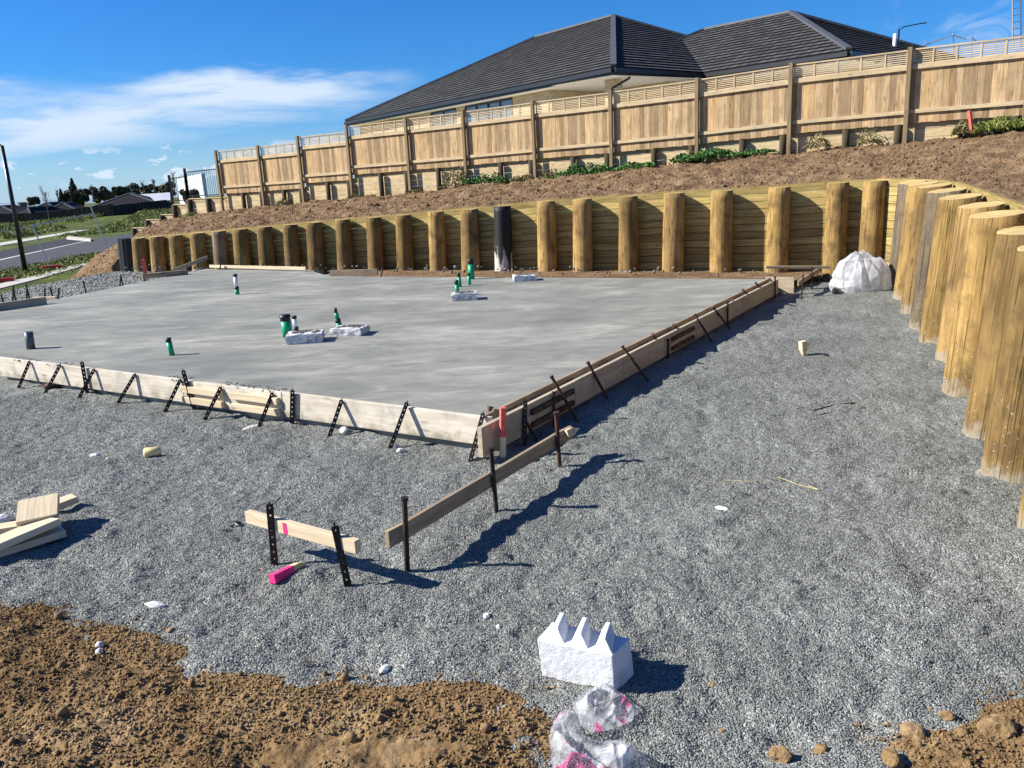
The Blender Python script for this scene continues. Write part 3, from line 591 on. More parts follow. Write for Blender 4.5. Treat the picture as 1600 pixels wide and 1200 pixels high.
# profile boards on pins
def board(pts, w, h, mat, label, name='profile_board', up=UP):
    mb = MB()
    for a, b in zip(pts[:-1], pts[1:]): mb.beam(a, b, w, h, up)
    return tag(mb.build(name, mat, bevel=.003), label, 'profile board')
def board_poly(pts, w, h, mat, label, name='profile_board'):
    pts = [np.array(p) for p in pts]; d = p3(nrm((pts[-1]-pts[0])[:2]), 0); n_ = np.cross(UP, d); vs = []; fs = []; us = []; L = 0
    for i, p in enumerate(pts):
        if i: L += np.linalg.norm(p-pts[i-1])
        for a, b in ((-1, -1), (1, -1), (1, 1), (-1, 1)): vs.append(p+n_*a*w/2+UP*b*h/2)
        if i:
            o_ = (i-1)*4
            for k in range(4):
                k2 = (k+1) % 4; fs.append((o_+k, o_+k2, o_+4+k2, o_+4+k)); us.append([(L-.5, k*.1), (L-.5, k*.1+.08), (L, k*.1+.08), (L, k*.1)])
    fs += [(3, 2, 1, 0), tuple(range(len(vs)-4, len(vs)))]; us += [[(0, 0), (0, .05), (.1, .05), (.1, 0)]]*2
    mb = MB(); mb.add(vs, fs, us); return tag(mb.build(name, mat, bevel=.003), label, 'profile board')
g1 = 'perforated steel stakes carrying the profile boards'
s1 = gp(430, 890, -.33); s2 = gp(546, 925, -.33); t1 = ay(421, 788, s1[1]-.01); t2 = ay(523, 822, s2[1]+.02)
pin(s1, t1, .042, label='left perforated stake carrying the short pink marked board', group=g1); pin(s2, t2, .042, label='right perforated stake carrying the short pink marked board', group=g1)
A_ = ay(426, 817, s1[1]+.045); B_ = ay(531, 846, s2[1]+.055); D_ = B_-A_
o = board_poly([A_-D_*.40, A_+D_*.3, B_+D_*.25], .045, .078, 'lumber', 'short pale profile board with pink spray mark, nearest the camera')
mb = MB(); c = A_+D_*.24; dn = nrm(np.cross(D_, UP)); dn = dn if dn[1] < 0 else -dn; mb.box(c+dn*.0235, D_, dn, UP, .032, .003, .07); m_ = mb.build('paint_mark', 'pink', o) if False else mb.build('paint_mark', 'pink')
m_.parent = o; m_.location = m_.location-o.location
s3 = gp(637, 900, -.33); s4 = gp(776, 803, -.33); s5 = gp(875, 735, -.33)
for (s_, tp, lb, m__, hl) in ((s3, (632, 780), 'near steel stake at the front end of the long profile board', 'steel', False), (s4, (767, 702), 'middle steel stake of the long profile board', 'steel', False), (s5, (869, 646), 'far rusty stake at the back end of the long profile board', 'rust', False)):
    pin(s_, ay(*tp, s_[1]+.005), .034, hl, m__, lb, group=g1)
K = [ay(605, 843, s3[1]+.0), ay(632, 829, s3[1]+.055), ay(700, 788, (s3[1]+s4[1])/2+.04), ay(771, 746, s4[1]+.06), ay(870, 686, s5[1]+.06), ay(892, 675, s5[1]+.20)]
board_poly(K, .030, .105, 'oldwood', 'long weathered profile board on three stakes running to the slab corner')
peg(ay(906, 669, s5[1]+.17), ay(884, 678, s5[1]+.10), .06, ['lumber', 'lumber'], 'pale pointed peg end behind the far end of the long board', .5)
p0 = gp(668, 758, -.3)
mb = MB(); q = ay(770, 690, gp(776, 800)[1]+1.0)
# small dark sponge by the short board's left end
p = gp(369, 822, -.3); rock('foam_scrap', 'black', (p[0], p[1], p[2]-.01), .048, 'small black lump on gravel at the left end of the short board', 'scrap', None, 3, (1.2, .7, .6), 77, .2)
# back right profile board
q0 = gp(1252, 468, -.33); q1 = gp(1268, 457, -.33); q2 = gp(1277, 446, -.33)
for s_, tp, lb in ((q0, (1255, 430), 'near thin stake by the back right corner of slab'), (q1, (1269, 418), 'middle thin stake under the far profile board'), (q2, (1277, 408), 'far thin stake behind the far profile board')):
    pin(s_, ay(*tp, s_[1]), .026, False, 'steel', lb, group=g1)
o = board([ay(1196, 417.5, q1[1]+.15), ay(1295, 417.5, q1[1]+.1)], .10, .045, 'oldwood', 'grey level profile board standing before the two right back piles')
board([ay(1247, 443, q0[1]+.05), ay(1281, 421, q2[1]+.05)], .03, .09, 'oldwood', 'short slanted board between the thin stakes at the back right corner')
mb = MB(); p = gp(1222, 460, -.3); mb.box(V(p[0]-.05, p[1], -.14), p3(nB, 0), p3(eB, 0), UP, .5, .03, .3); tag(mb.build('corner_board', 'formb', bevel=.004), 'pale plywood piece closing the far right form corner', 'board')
p = gp(1305, 458, -.3); mb = MB(); mb.tube([V(p[0]-.1, p[1]-.25, -.28), V(p[0], p[1], -.26), V(p[0]+.14, p[1]+.3, -.27)], [.05, .06, .05], 8); tag(mb.build('black_tube', 'black', smooth=True), 'black drainage hose piece lying in front of the white plastic heap', 'hose')
# rebar scraps
for i, (a, b, lb) in enumerate([((1268, 651), (1352, 637), 'rusty lower steel rod lying on the right gravel'), ((1270, 641), (1335, 629), 'rusty upper steel rod lying on the right gravel')]):
    pa = gp(*a, -.285); pb = gp(*b, -.285); mb = MB(); mb.tube([pa, (pa+pb)/2+V(0, .02, .005), pb], .006, 6); tag(mb.build('steel_rod', 'rust'), lb, 'rod')
mb = MB(); pts = [gp(*q, -.286) for q in ((1115, 762), (1132, 750), (1180, 752), (1215, 745), (1246, 757), (1278, 765), (1262, 758))]
mb.tube(pts, .0018, 5); tag(mb.build('string_line', 'yellow'), 'thin faded yellow builders string lying tangled on the gravel', 'string')
# yellow cylinder scrap
p = gp(238, 706, -.262); d = nrm(V(.9, .25, 0)); mb = MB(); mb.tube([p-d*.07, p-d*.055, p+d*.05, p+d*.075], [.03, .043, .04, .02], 14); tag(mb.build('timber_plug', 'yellow', smooth=True), 'yellow rounded timber plug lying on the left gravel', 'timber plug')
p = gp(70, 604, -.27); mb = MB(); mb.tube([p, p+V(.16, .03, 0)], .035, 12); tag(mb.build('pipe_stub', 'rust', smooth=True), 'rusty red tube stub lying under the front board at left', 'pipe')
# timber offcuts
def tboard(cx, cy, z, L, w, h, ang, tilt=0, roll=0, mat='lumber', label='', name='timber_offcut'):
    p = gp(cx, cy, z); d = V(math.cos(ang)*math.cos(tilt), math.sin(ang)*math.cos(tilt), math.sin(tilt)); y = nrm(np.cross(UP, d)); zz = np.cross(d, y); y2 = y*math.cos(roll)+zz*math.sin(roll); zz = np.cross(d, y2)
    mb = MB(); mb.box(p, d, y2, zz, L, w, h); return tag(mb.build(name, mat, bevel=.004), label, 'offcut', 'timber offcuts stacked on the left gravel')
tboard(20, 852, -.255, .60, .18, .048, R(52), R(-2), 0, label='lowest long board of the offcut stack at the left edge')
tboard(24, 838, -.205, .50, .22, .048, R(57), R(3), R(-8), label='slanting middle board of the offcut stack at the left edge')
tboard(78, 793, -.25, .36, .12, .05, R(48), R(5), 0, label='small board end poking out behind the offcut stack')
tboard(60, 797, -.15, .25, .29, .05, R(24), R(2), R(12), label='square pale panel piece on top of the offcut stack')
tboard(-4, 828, -.26, .35, .12, .05, R(20), 0, 0, label='short offcut at the very left edge behind the stack')
p = gp(6, 818, -.3); rock('white_stone', 'whitest', p, .06, 'larger white stone at left edge behind the offcut stack', 'stone', 'white stones and lumps', 3, (1.3, .8, .7), 61)

# ------------------------------------------------------------------ pipes and foam blocks on slab
def riser(base, segs, r, label, name='pipe_riser', lean=(0, 0), cap=None, n=18):
    """segs: list of (height fraction top, material, radius factor); heights in m"""
    b = gp(*base, 0); root = thing(name, b, label, 'pipe', 'pipe risers standing out of the slab'); z = -.005
    ax = nrm(V(lean[0], lean[1], 1))
    for i, (h, m_, k, nm) in enumerate(segs):
        mb = MB(); a = b+ax*z; c = b+ax*(z+h); mb.tube([a, c], r*k, n)
        if nm == 'end_cap': mb.tube([c-ax*h*.45, c-ax*h*.2], r*k*1.12, n)
        mb.build(nm, m_, root, smooth=True); z += h+.0005
    return root
riser((48.5, 545), [(.24, 'grey', 1, 'pipe_body')], .055, 'dark grey open pipe standing at the left front of slab', lean=(.03, 0))
riser((269, 555), [(.17, 'green', 1, 'pipe_body'), (.055, 'black', 1.0, 'end_cap')], .033, 'single short green pipe with black tape on the front of slab', lean=(-.10, 0))
riser((371, 460), [(.10, 'green', 1, 'pipe_body'), (.06, 'black', 1.0, 'tape_band'), (.19, 'white', .9, 'pipe_neck'), (.05, 'black', 1.0, 'end_cap')], .042, 'white capped green pipe standing alone on the back left slab')
riser((450, 526), [(.22, 'green', 1, 'pipe_body'), (.085, 'black', 1.0, 'end_cap')], .068, 'fat green drain pipe beside the front foam block', lean=(-.04, 0))
riser((465, 530), [(.11, 'green', 1, 'pipe_body'), (.06, 'black', 1.02, 'tape_band'), (.11, 'white', .85, 'pipe_neck'), (.035, 'black', 1.0, 'end_cap')], .034, 'slim white topped green pipe behind the front foam block', lean=(-.05, 0))
riser((531, 515), [(.10, 'green', 1.15, 'pipe_body'), (.06, 'black', 1.1, 'tape_band'), (.08, 'green', .8, 'pipe_neck'), (.07, 'black', .6, 'end_cap')], .036, 'thin tapering green pipe behind the middle foam block', lean=(-.12, 0))
riser((715, 462), [(.20, 'green', 1, 'pipe_body'), (.075, 'black', .95, 'end_cap')], .035, 'green pipe rising behind the far foam block', lean=(-.02, 0))
riser((719, 448), [(.19, 'green', 1, 'pipe_body'), (.08, 'black', .9, 'end_cap')], .034, 'leaning green pipe in the middle of the far cluster', lean=(-.06, 0))
riser((734, 445), [(.18, 'green', 1, 'pipe_body'), (.05, 'black', .9, 'end_cap')], .032, 'lowest green pipe in front of the fat far one', lean=(-.04, 0))
riser((737, 436), [(.30, 'green', 1, 'pipe_body'), (.11, 'black', .95, 'end_cap')], .062, 'tall fat green pipe at the back of the far cluster')
def foamblock(cx, cy, L, w, h, ang, label, seed):
    p = gp(cx, cy, 0); d = V(math.cos(ang), math.sin(ang), 0); y = V(-d[1], d[0], 0); nx, ny = 18, 12
    import bmesh
    bm = bmesh.new(); bmesh.ops.create_cube(bm, size=1); bmesh.ops.subdivide_edges(bm, edges=bm.edges[:], cuts=9, use_grid_fill=True)
    for v in bm.verts:
        c = v.co.copy(); k = float(fbm(c.x*6+seed, c.y*6+c.z*5, 4, seed))
        e = 1-.10*max(0, abs(c.x)*2-.8)*5*max(0, abs(c.z)*2-.6)
        q = p+d*c.x*L*(e+k*.04)+y*c.y*w*(e+k*.05)+UP*((c.z+.5)*h*(1+(.22*k if c.z > .3 else 0)))
        v.co = Vector(q-p)
    me = bpy.data.meshes.new('foam_block'); bm.to_mesh(me); bm.free(); me.materials.append(MT['dirtyst']); o = bpy.data.objects.new('foam_block', me); COL.objects.link(o); o.location = p+V(0, 0, -.004)
    tag(o, label, 'foam block', 'dirty polystyrene blocks cast round the pipes')
    k = 300; pts = np.stack([rng.uniform(-.36, .40, k)*L, rng.uniform(-.2, .38, k)*w], 1); P = p[None]+pts[:, :1]*d[None]+pts[:, 1:]*y[None]; P[:, 2] = h*(1.0)+.004
    s = scatter('cement_crumbs', P, rng.uniform(.004, .012, k), 'rubble', 'oct', .8); s.parent = o; s.location = -o.location
    return o
foamblock(478, 533, .46, .36, .12, R(8), 'dirty white foam block nearest camera beside the fat pipe', 3)
foamblock(547, 522, .44, .34, .10, R(-12), 'dirty white foam block in the middle of slab', 4)
foamblock(726, 468, .42, .32, .12, R(2), 'white foam block at the front of the far pipe cluster', 5)
foamblock(820, 438, .44, .34, .11, R(4), 'lone white foam block near the back edge of slab', 6)
# step form at the far left and along the back
def at0(px, py, z=0.): return gp(px, py, z)
for i, (a, b, w, h, z, mt, lb, nm) in enumerate([((-30, 484), (72, 470), .06, .16, .06, 'formb', 'pale timber form box lying at the left slab edge', 'form_board'),
        ((52, 466), (88, 465), .06, .05, .03, 'lumber', 'short pale batten behind the left form box', 'timber_batten'),
        ((328, 416), (478, 419.5), .045, .075, .07, 'lumber', 'long pale timber board along the back left of slab', 'form_board'),
        ((222, 432), (293, 425), .09, .12, .06, 'oldwood', 'brown plank on pins at the back left slab corner', 'form_board'),
        ((268, 424), (325, 402), .05, .09, None, 'oldwood', 'thin pole leaning up against the left wall piles', 'timber_batten'),
        ((516, 427), (590, 425), .05, .14, .02, 'oldwood', 'brown rebate form box at the back edge of slab', 'form_board')]):
    if z is None: p_a = gp(*a, 0.05); p_b = ay(*b, p_a[1]+.35)
    else: p_a = gp(*a, z); p_b = gp(*b, z)
    mb = MB(); mb.beam(p_a, p_b, w, h); tag(mb.build(nm, mt, bevel=.004), lb, 'board')
for i, (px, py) in enumerate([(8, 478), (17, 464), (26, 468), (38, 470), (46, 460), (66, 468), (83, 460), (87, 462), (134, 449), (184, 441), (192, 439), (222, 437), (262, 432), (340, 422), (372, 421), (406, 421), (446, 421), (532, 429), (556, 428), (592, 429)]):
    p = gp(px, py+2, -.05); h = .24 if px < 70 else .17; lean = V(.10, .0, 0) if i % 2 else V(-.03, 0, 0)
    pin(p-V(0, 0, .2), p+V(0, 0, h)+lean, .036, False, 'steel', NUM[i % 25]+' short pin from the left along the far slab edges')
p = gp(228, 427, 0.0); peg(p-V(0, 0, .3), p+V(-.03, 0, .36), .09, ['lumber', 'orange'], 'pink topped timber peg standing at the back left corner', .4)

# ------------------------------------------------------------------ retaining wall of piles
PR = .212
back = [(214, 425, 372), (242, 423, 369.5), (272, 420, 367.5), (306, 424, 364), (340, 0, 361), (373, 0, 358), (411, 0, 354.5), (451, 0, 351), (488, 0, 347.5), (533, 0, 343), (581, 0, 340), (627, 0, 336), (678, 0, 331), (729, 0, 327), (781, 0, 322), (849, 0, 314.5), (905, 0, 311), (976, 0, 307), (1046, 0, 302), (1121, 0, 298), (1209, 0, 293), (1300, 0, 286), (1357, 0, 283)]
wl0 = gp(204, 425, -.3)[:2]; wl1 = gp(1303, 439, -.3)[:2]; wd = nrm(wl1-wl0); wn_ = V(-wd[1], wd[0])        # outward (uphill) normal
if wn_[1] < 0: wn_ = -wn_
piles = []
for px, _, yt in back:
    d = ray(px, 435); # intersect vertical ray plane with wall line
    dd = V(d[0], d[1]); A = np.array([[dd[0], -wd[0]], [dd[1], -wd[1]]]); t = np.linalg.solve(A, wl0)[0]; b = dd*t+wn_*PR
    zt = ay(px, yt, b[1]+.05)[2]; piles.append((b, wn_, zt))
piles[-1] = (piles[-1][0]-wn_*.12, piles[-1][1], piles[-1][2])
rights = [(1392, 452), (1403, 468), (1416, 489), (1431, 514), (1447, 538), (1474, 567), (1488, 618), (1524, 682), (1555, 748)]
rb = []
for lx, by in rights:
    zc = 2.2*1300/(by-(281-.05*(lx-800))); c = gp(lx+.225*1300/zc, by, -.3)[:2]+V(0, .12); rb.append(c)
rb.append(rb[-1]+V(-.30, -.95)); rb.append(rb[-1]+V(-.28, -1.0))
for i, c in enumerate(rb):
    a = rb[max(i-1, 0)] if i else piles[-1][0]; b = rb[min(i+1, len(rb)-1)]; d = nrm(b-a); n_ = V(-d[1], d[0])
    if n_[0] < 0: n_ = -n_
    rb_c = c; zt = [1.53, 1.53, 1.53, 1.50, 1.455, 1.40, 1.385, 1.335, 1.30, 1.27, 1.25][i]
    if i == 0: n_ = nrm(n_+wn_*.5)
    piles.append((rb_c, n_, zt))
np.set_printoptions(precision=2, suppress=True)
batter = .055
ptop = []
WORD = NUM
nb_ = len(back)
for i, (b, n_, zt) in enumerate(piles):
    z0 = -.55; Hh = zt-z0; r_ = (PR if i < nb_ else .228)*random.uniform(.97, 1.05); nn = 26; seg = 14; vs = []; mb = MB(); off_ = random.random()*40; lj = random.uniform(-.006, .006)
    for k in range(seg+1):
        t = k/seg; z = z0+Hh*t; cx = b[0]+n_[0]*batter*(z+.3)+lj*z; cy = b[1]+n_[1]*batter*(z+.3)
        for a in range(nn):
            th = 2*math.pi*a/nn; rr = r_*(1.04-.07*t)*(1+.045*float(fbm(math.cos(th)*1.3+i*7, math.sin(th)*1.3+z*.9, 3, i)))
            vs.append((cx+rr*math.cos(th), cy+rr*math.sin(th), z+(random.uniform(-.004, .004) if k == seg else 0)))
    if i >= nb_:
        for a in range(nn):
            v_ = vs[seg*nn+a]; dd_ = (v_[0]-b[0]-n_[0]*batter*(zt+.3))*n_[0]+(v_[1]-b[1]-n_[1]*batter*(zt+.3))*n_[1]; ee_ = -(v_[1]-b[1]); vs[seg*nn+a] = (v_[0], v_[1], v_[2]+.11*dd_-.07*ee_)
    fs = []; us = []
    for k in range(seg):
        for a in range(nn):
            a2 = (a+1) % nn; fs.append((k*nn+a, k*nn+a2, (k+1)*nn+a2, (k+1)*nn+a)); z = Hh*k/seg; z2 = Hh*(k+1)/seg; c1_ = a*.05; c2_ = (a+1)*.05
            us.append([(z+off_, c1_), (z+off_, c2_), (z2+off_, c2_), (z2+off_, c1_)])
    mb.add(vs, fs, us); mb.m = 1
    topi = list(range(seg*nn, seg*nn+nn)); mb.v += []; mb.f.append(topi); mb.uv += [((vs[j][0]-b[0])*3+off_, (vs[j][1]-b[1])*1.) for j in topi]; mb.mi.append(1)
    isblack = i == 14
    grey_ = i in (4, 23, 26)
    m0 = 'pilepaint' if isblack else ('pile2' if grey_ else 'pile')
    if isblack:
        m, nt, bb = newmat('painted_pile_mat', .6, .3); k_ = N(nt); p_ = k_.pos(); z_ = k_.new('ShaderNodeSeparateXYZ'); k_.link(p_, z_.inputs[0])
        nz = k_.noise(k_.map(p_, (6, 6, 1.4)), 1, 7, .7); f_ = k_.step(k_.math('ADD', nz, k_.math('MULTIPLY', z_.outputs[2], .24)), .47, .56)
        k_.link(k_.mix(f_, (.46, .43, .38), (.010, .010, .011)), bb.inputs['Base Color']); MT['pilepaint'] = m
    lb = ('black painted pile with white drips, middle of the back wall' if isblack else
          (('greyish ' if grey_ else 'yellow brown ')+'timber pile, '+(WORD[i]+' from the left end of the back wall' if i < nb_ else WORD[i-nb_]+' of the right curving row counted from the corner')))
    o = mb.build('timber_pile', [m0, 'piletop'], org=(b[0], b[1], z0), smooth=True)
    tag(o, lb, 'timber pile', 'round timber piles of the retaining wall'); ptop.append((b+n_*batter*(zt+.3), zt))
    # cement collar at the foot of some piles
    if i in (3, 12, 15, 17, 18, 19, 21, 27, 28, 29, 30, 31):
        c_ = rock('footing_lump', 'cement', (b[0]-n_[0]*.05, b[1]-n_[1]*.05, -.50 if i > 22 else -.36), .245, 'rough cement collar round the foot of the '+(WORD[i]+' back pile' if i < nb_ else WORD[i-nb_]+' pile of the right row'), 'cement', 'cement collars at pile feet', 3, (.93, .93, .62), i, .14)
# planks behind the piles
root = thing('plank_wall', (piles[0][0][0], piles[0][0][1], -.4), 'curved retaining wall of horizontal yellow planks behind the round piles', 'retaining wall')
ext = [(piles[0][0]-wd*.62, wn_, piles[0][2]-.02)]+piles
wtop = []
for i in range(len(ext)-1):
    (b0, n0, z0t), (b1, n1, z1t) = ext[i], ext[i+1]; mb = MB()
    ro = [PR if i+e_ <= nb_ else .228 for e_ in (0, 1)]
    def q(b, n_, z): w = b+n_*((ro[0] if b is b0 else ro[1])+.034+batter*(z+.3)); return V(w[0], w[1], z)
    zt0 = z0t+.035; zt1 = z1t+.035; nr = int((min(zt0, zt1)+.45)/.15)+1
    for k in range(nr):
        za1 = zt0-.15*k; zb1 = zt1-.15*k; za0 = za1-.139; zb0 = zb1-.139
        jt = [random.uniform(0, .006) for _ in range(2)]
        dn = V(n0[0], n0[1], 0); dn1 = V(n1[0], n1[1], 0); th = .05
        P = [q(b0, n0, za0)+dn*jt[0], q(b1, n1, zb0)+dn1*jt[0], q(b1, n1, zb1)+dn1*jt[0], q(b0, n0, za1)+dn*jt[0]]
        P2 = [P[0]+dn*th, P[1]+dn1*th, P[2]+dn1*th, P[3]+dn*th]; L = np.linalg.norm(P[1]-P[0]); du = random.random()*40; dv = random.random()*40
        us = [[(du, dv), (du+L, dv), (du+L, dv+.146), (du, dv+.146)]]*6
        fs = [(0, 1, 2, 3), (5, 4, 7, 6), (3, 2, 6, 7), (4, 5, 1, 0), (1, 5, 6, 2), (4, 0, 3, 7)]; mb.add(P+P2, fs, us)
    mb.build('plank_panel', 'plank', root)
    wtop.append((q(b0, n0, zt0)+V(n0[0], n0[1], 0)*.05))
wtop.append(q(b1, n1, zt1)+V(n1[0], n1[1], 0)*.05)
# black end sleeve
b = ext[0][0]+wd*.12; mb = MB(); n_ = 40; rr = .30; vs = []; zt = ext[0][2]+.02
for z in (-.6, zt):
    for a in range(n_): th = 2*math.pi*a/n_; r2_ = rr*(1+.03*math.cos(th*14)); vs.append((b[0]+wn_[0]*batter*(z+.3)+r2_*math.cos(th), b[1]+wn_[1]*batter*(z+.3)+r2_*math.sin(th), z))
mb.add(vs, [(a, (a+1) % n_, n_+(a+1) % n_, n_+a) for a in range(n_)]+[tuple(range(n_, 2*n_))], [[(0, 0), (.1, 0), (.1, 1), (0, 1)]]*n_+[[(0, 0)]*n_])
tag(mb.build('drain_sleeve', 'black', org=(b[0], b[1], -.4)), 'black ribbed plastic sleeve at the left end of the pile wall', 'sleeve')
# white plastic heap in the corner
def heap(c, sx_, sy, sz_, mat, seed, name, label, cat, sub=6, amp=.42):
    import bmesh
    bm = bmesh.new(); bmesh.ops.create_icosphere(bm, subdivisions=sub, radius=1)
    V0 = np.array([v.co[:] for v in bm.verts]); x, y, z = V0.T
    k = 1+.16*fbm(x*1.3+seed, y*1.3+z, 2, seed)*2; rs = np.random.default_rng(seed)
    for _ in range(46):
        nn = rs.normal(size=3); nn[2] *= .45; nn /= np.linalg.norm(nn); c_ = rs.normal(size=3); c_ -= nn*(c_@nn); c_ /= np.linalg.norm(c_)
        dist = np.abs(V0@nn+.15*fbm(x*2+seed, z*2, 2, seed)); w_ = rs.uniform(.03, .10); k = k+rs.choice([1, -1], p=[.7, .3])*rs.uniform(.02, .075)*np.exp(-dist/w_)*np.clip((V0@c_)*1.6-.2, 0, 1)
    k = k+.17*np.exp(-((x+.30)**2+(y+.1)**2)/.07)*(z > 0)
    for v, q_, kk in zip(bm.verts, V0, k): v.co = Vector((q_[0]*sx_*kk, q_[1]*sy*kk, max(q_[2], -.25)*sz_*kk+.2*sz_))
    me = bpy.data.meshes.new(name); bm.to_mesh(me); bm.free(); me.materials.append(MT[mat]); o = bpy.data.objects.new(name, me); COL.objects.link(o); o.location = tuple(c)
    return tag(o, label, cat)
p = gp(1354, 455, -.3); heap((p[0], p[1]+.25, -.3), .46, .38, .54, 'sheet', 5, 'plastic_heap', 'heap of crumpled white plastic sheet in the wall corner', 'plastic sheet')

# ------------------------------------------------------------------ soil slope above the wall
fD = nrm(V(2.16, -1.45)); fP = V(-11.857, 35.48); fN = V(-fD[1], fD[0]); fN = fN if fN[1] > 0 else -fN
def fencept(px, py=200):
    d = ray(px, py); dd = V(d[0], d[1]); A = np.array([[dd[0], -fD[0]], [dd[1], -fD[1]]]); return dd*np.linalg.solve(A, fP)[0]
posts = [335, 402, 466, 544, 637, 727, 836, 957, 1091, 1235, 1416, 1600]
capy = [236.5, 229, 214, 197, 185.6, 174, 159, 143, 124, 101, 77, 54]
gpx = [(165, 380), (200, 366), (232, 352), (254, 345), (300, 338), (344, 331), (415, 325), (479, 316), (557, 311), (647, 303), (736, 287), (841, 283), (958, 270), (1091, 251), (1232, 236), (1412, 221), (1600, 200)]
gl = []
for px, py in gpx: q_ = fencept(px); gl.append(V(q_[0], q_[1], ay(px, py, q_[1]+(-.05))[2]))
gl = [gl[0]+V(-2.2, 1.6, -.75)]+gl+[gl[-1]+V(2.6, -1.7, .12), gl[-1]+V(6, -7, .0), gl[-1]+V(7, -14, -.2), gl[-1]+V(7, -19, -.3)]
wt_ = [wtop[0]+V(-2.9, .5, -1.75), wtop[0]+V(-1.5, -.4, -1.3), wtop[0]+V(-.6, -.6, -.9)]+[w+V(0, 0, -.05) for w in wtop]
def resample(P, n, L=None):
    P = np.array(P); d = np.concatenate([[0], np.cumsum(np.linalg.norm(np.diff(P, axis=0), axis=1))]); t = (np.linspace(0, d[-1], n) if L is None else np.interp(L, np.linspace(0, 1, len(L)), np.linspace(0, 1, len(L))))
    return np.stack([np.interp(t, d, P[:, k]) for k in range(3)], 1)
NU = 720; NV = 110
# match the wall corner with the right end of the visible fence
wa = resample(wt_[:nb_+5], int(NU*.72)); wb = resample(wt_[nb_+4:], NU-len(wa)+1)[1:]; Wl = np.concatenate([wa, wb])
ga = resample(gl[:18], len(wa)); gb = resample(gl[17:], len(wb)+1)[1:]; Gl = np.concatenate([ga, gb])
t = np.linspace(0, 1, NV)[None, :, None]; Gx = Gl.copy(); dirn = Gl-Wl; dirn[:, 2] = 0; dirn /= np.linalg.norm(dirn, axis=1)[:, None]
Gx = Gl+dirn*.9
Gx[:, 2] = Gl[:, 2]+.02
P = Wl[:, None]*(1-t)+Gx[:, None]*t
tt = t[..., 0]; edge = sstep(0, .04, tt)
P[:, 0, 2] -= 1.3*(1-sstep(52, 70, np.arange(NU)))
P[..., 2] += (.10*fbm(P[..., 0]/1.1, P[..., 1]/1.1, 4, 61, .55)+.11*fbm(P[..., 0]/.33, P[..., 1]/.33, 4, 66, .6))*edge + .12*np.sin(np.pi*tt)
o = arr_mesh('soil_bank', P.reshape(-1, 3), grid_faces(NU, NV), 'soil2'); tag(o, kind='structure')
def bankpts(n, smin, smax, p):
    i = rng.integers(20, NU-1, n); j = rng.integers(2, NV-2, n); q = P[i, j]+rng.normal(0, .05, (n, 3))*[1, 1, 0]; r = smin+(smax-smin)*rng.random(n)**p; return q+np.stack([0*r, 0*r, r*.3], 1), r
a1, b1_ = bankpts(20000, .008, .026, 1.8); a2, b2_ = bankpts(1300, .025, .06, 2.6)
o = scatter('bank_clods', np.concatenate([a1, a2]), np.concatenate([b1_, b2_]), 'soil2', 'ico', .75, .25); tag(o, 'loose brown lumps covering the earth bank above the pile wall', 'soil', kind='stuff')
# rubble line at the foot of the back wall
nn_ = 220; tt_ = rng.uniform(.5, np.linalg.norm(wl1-wl0)-1, nn_); dd_ = rng.uniform(-.75, .1, nn_); Q = wl0[None]+wd[None]*tt_[:, None]+wn_[None]*dd_[:, None]
o = scatter('rubble', np.stack([Q[:, 0], Q[:, 1], -.16+.1*rng.random(nn_)], 1), rng.uniform(.015, .055, nn_), 'rubble', 'oct', .7, .4); tag(o, 'broken grey concrete rubble along the foot of the back wall', 'rubble', kind='stuff')
mb = MB(); a_ = sF+wn_*.05; b__ = sR+wn_*.05
mb.quad(p3(a_, -.12), p3(b__, -.12), p3(wl1+wn_*.35, -.16), p3(wl0+wd*8+wn_*.35, -.2)); g = mb.build('backfill_soil', 'soil2'); tag(g, kind='structure')

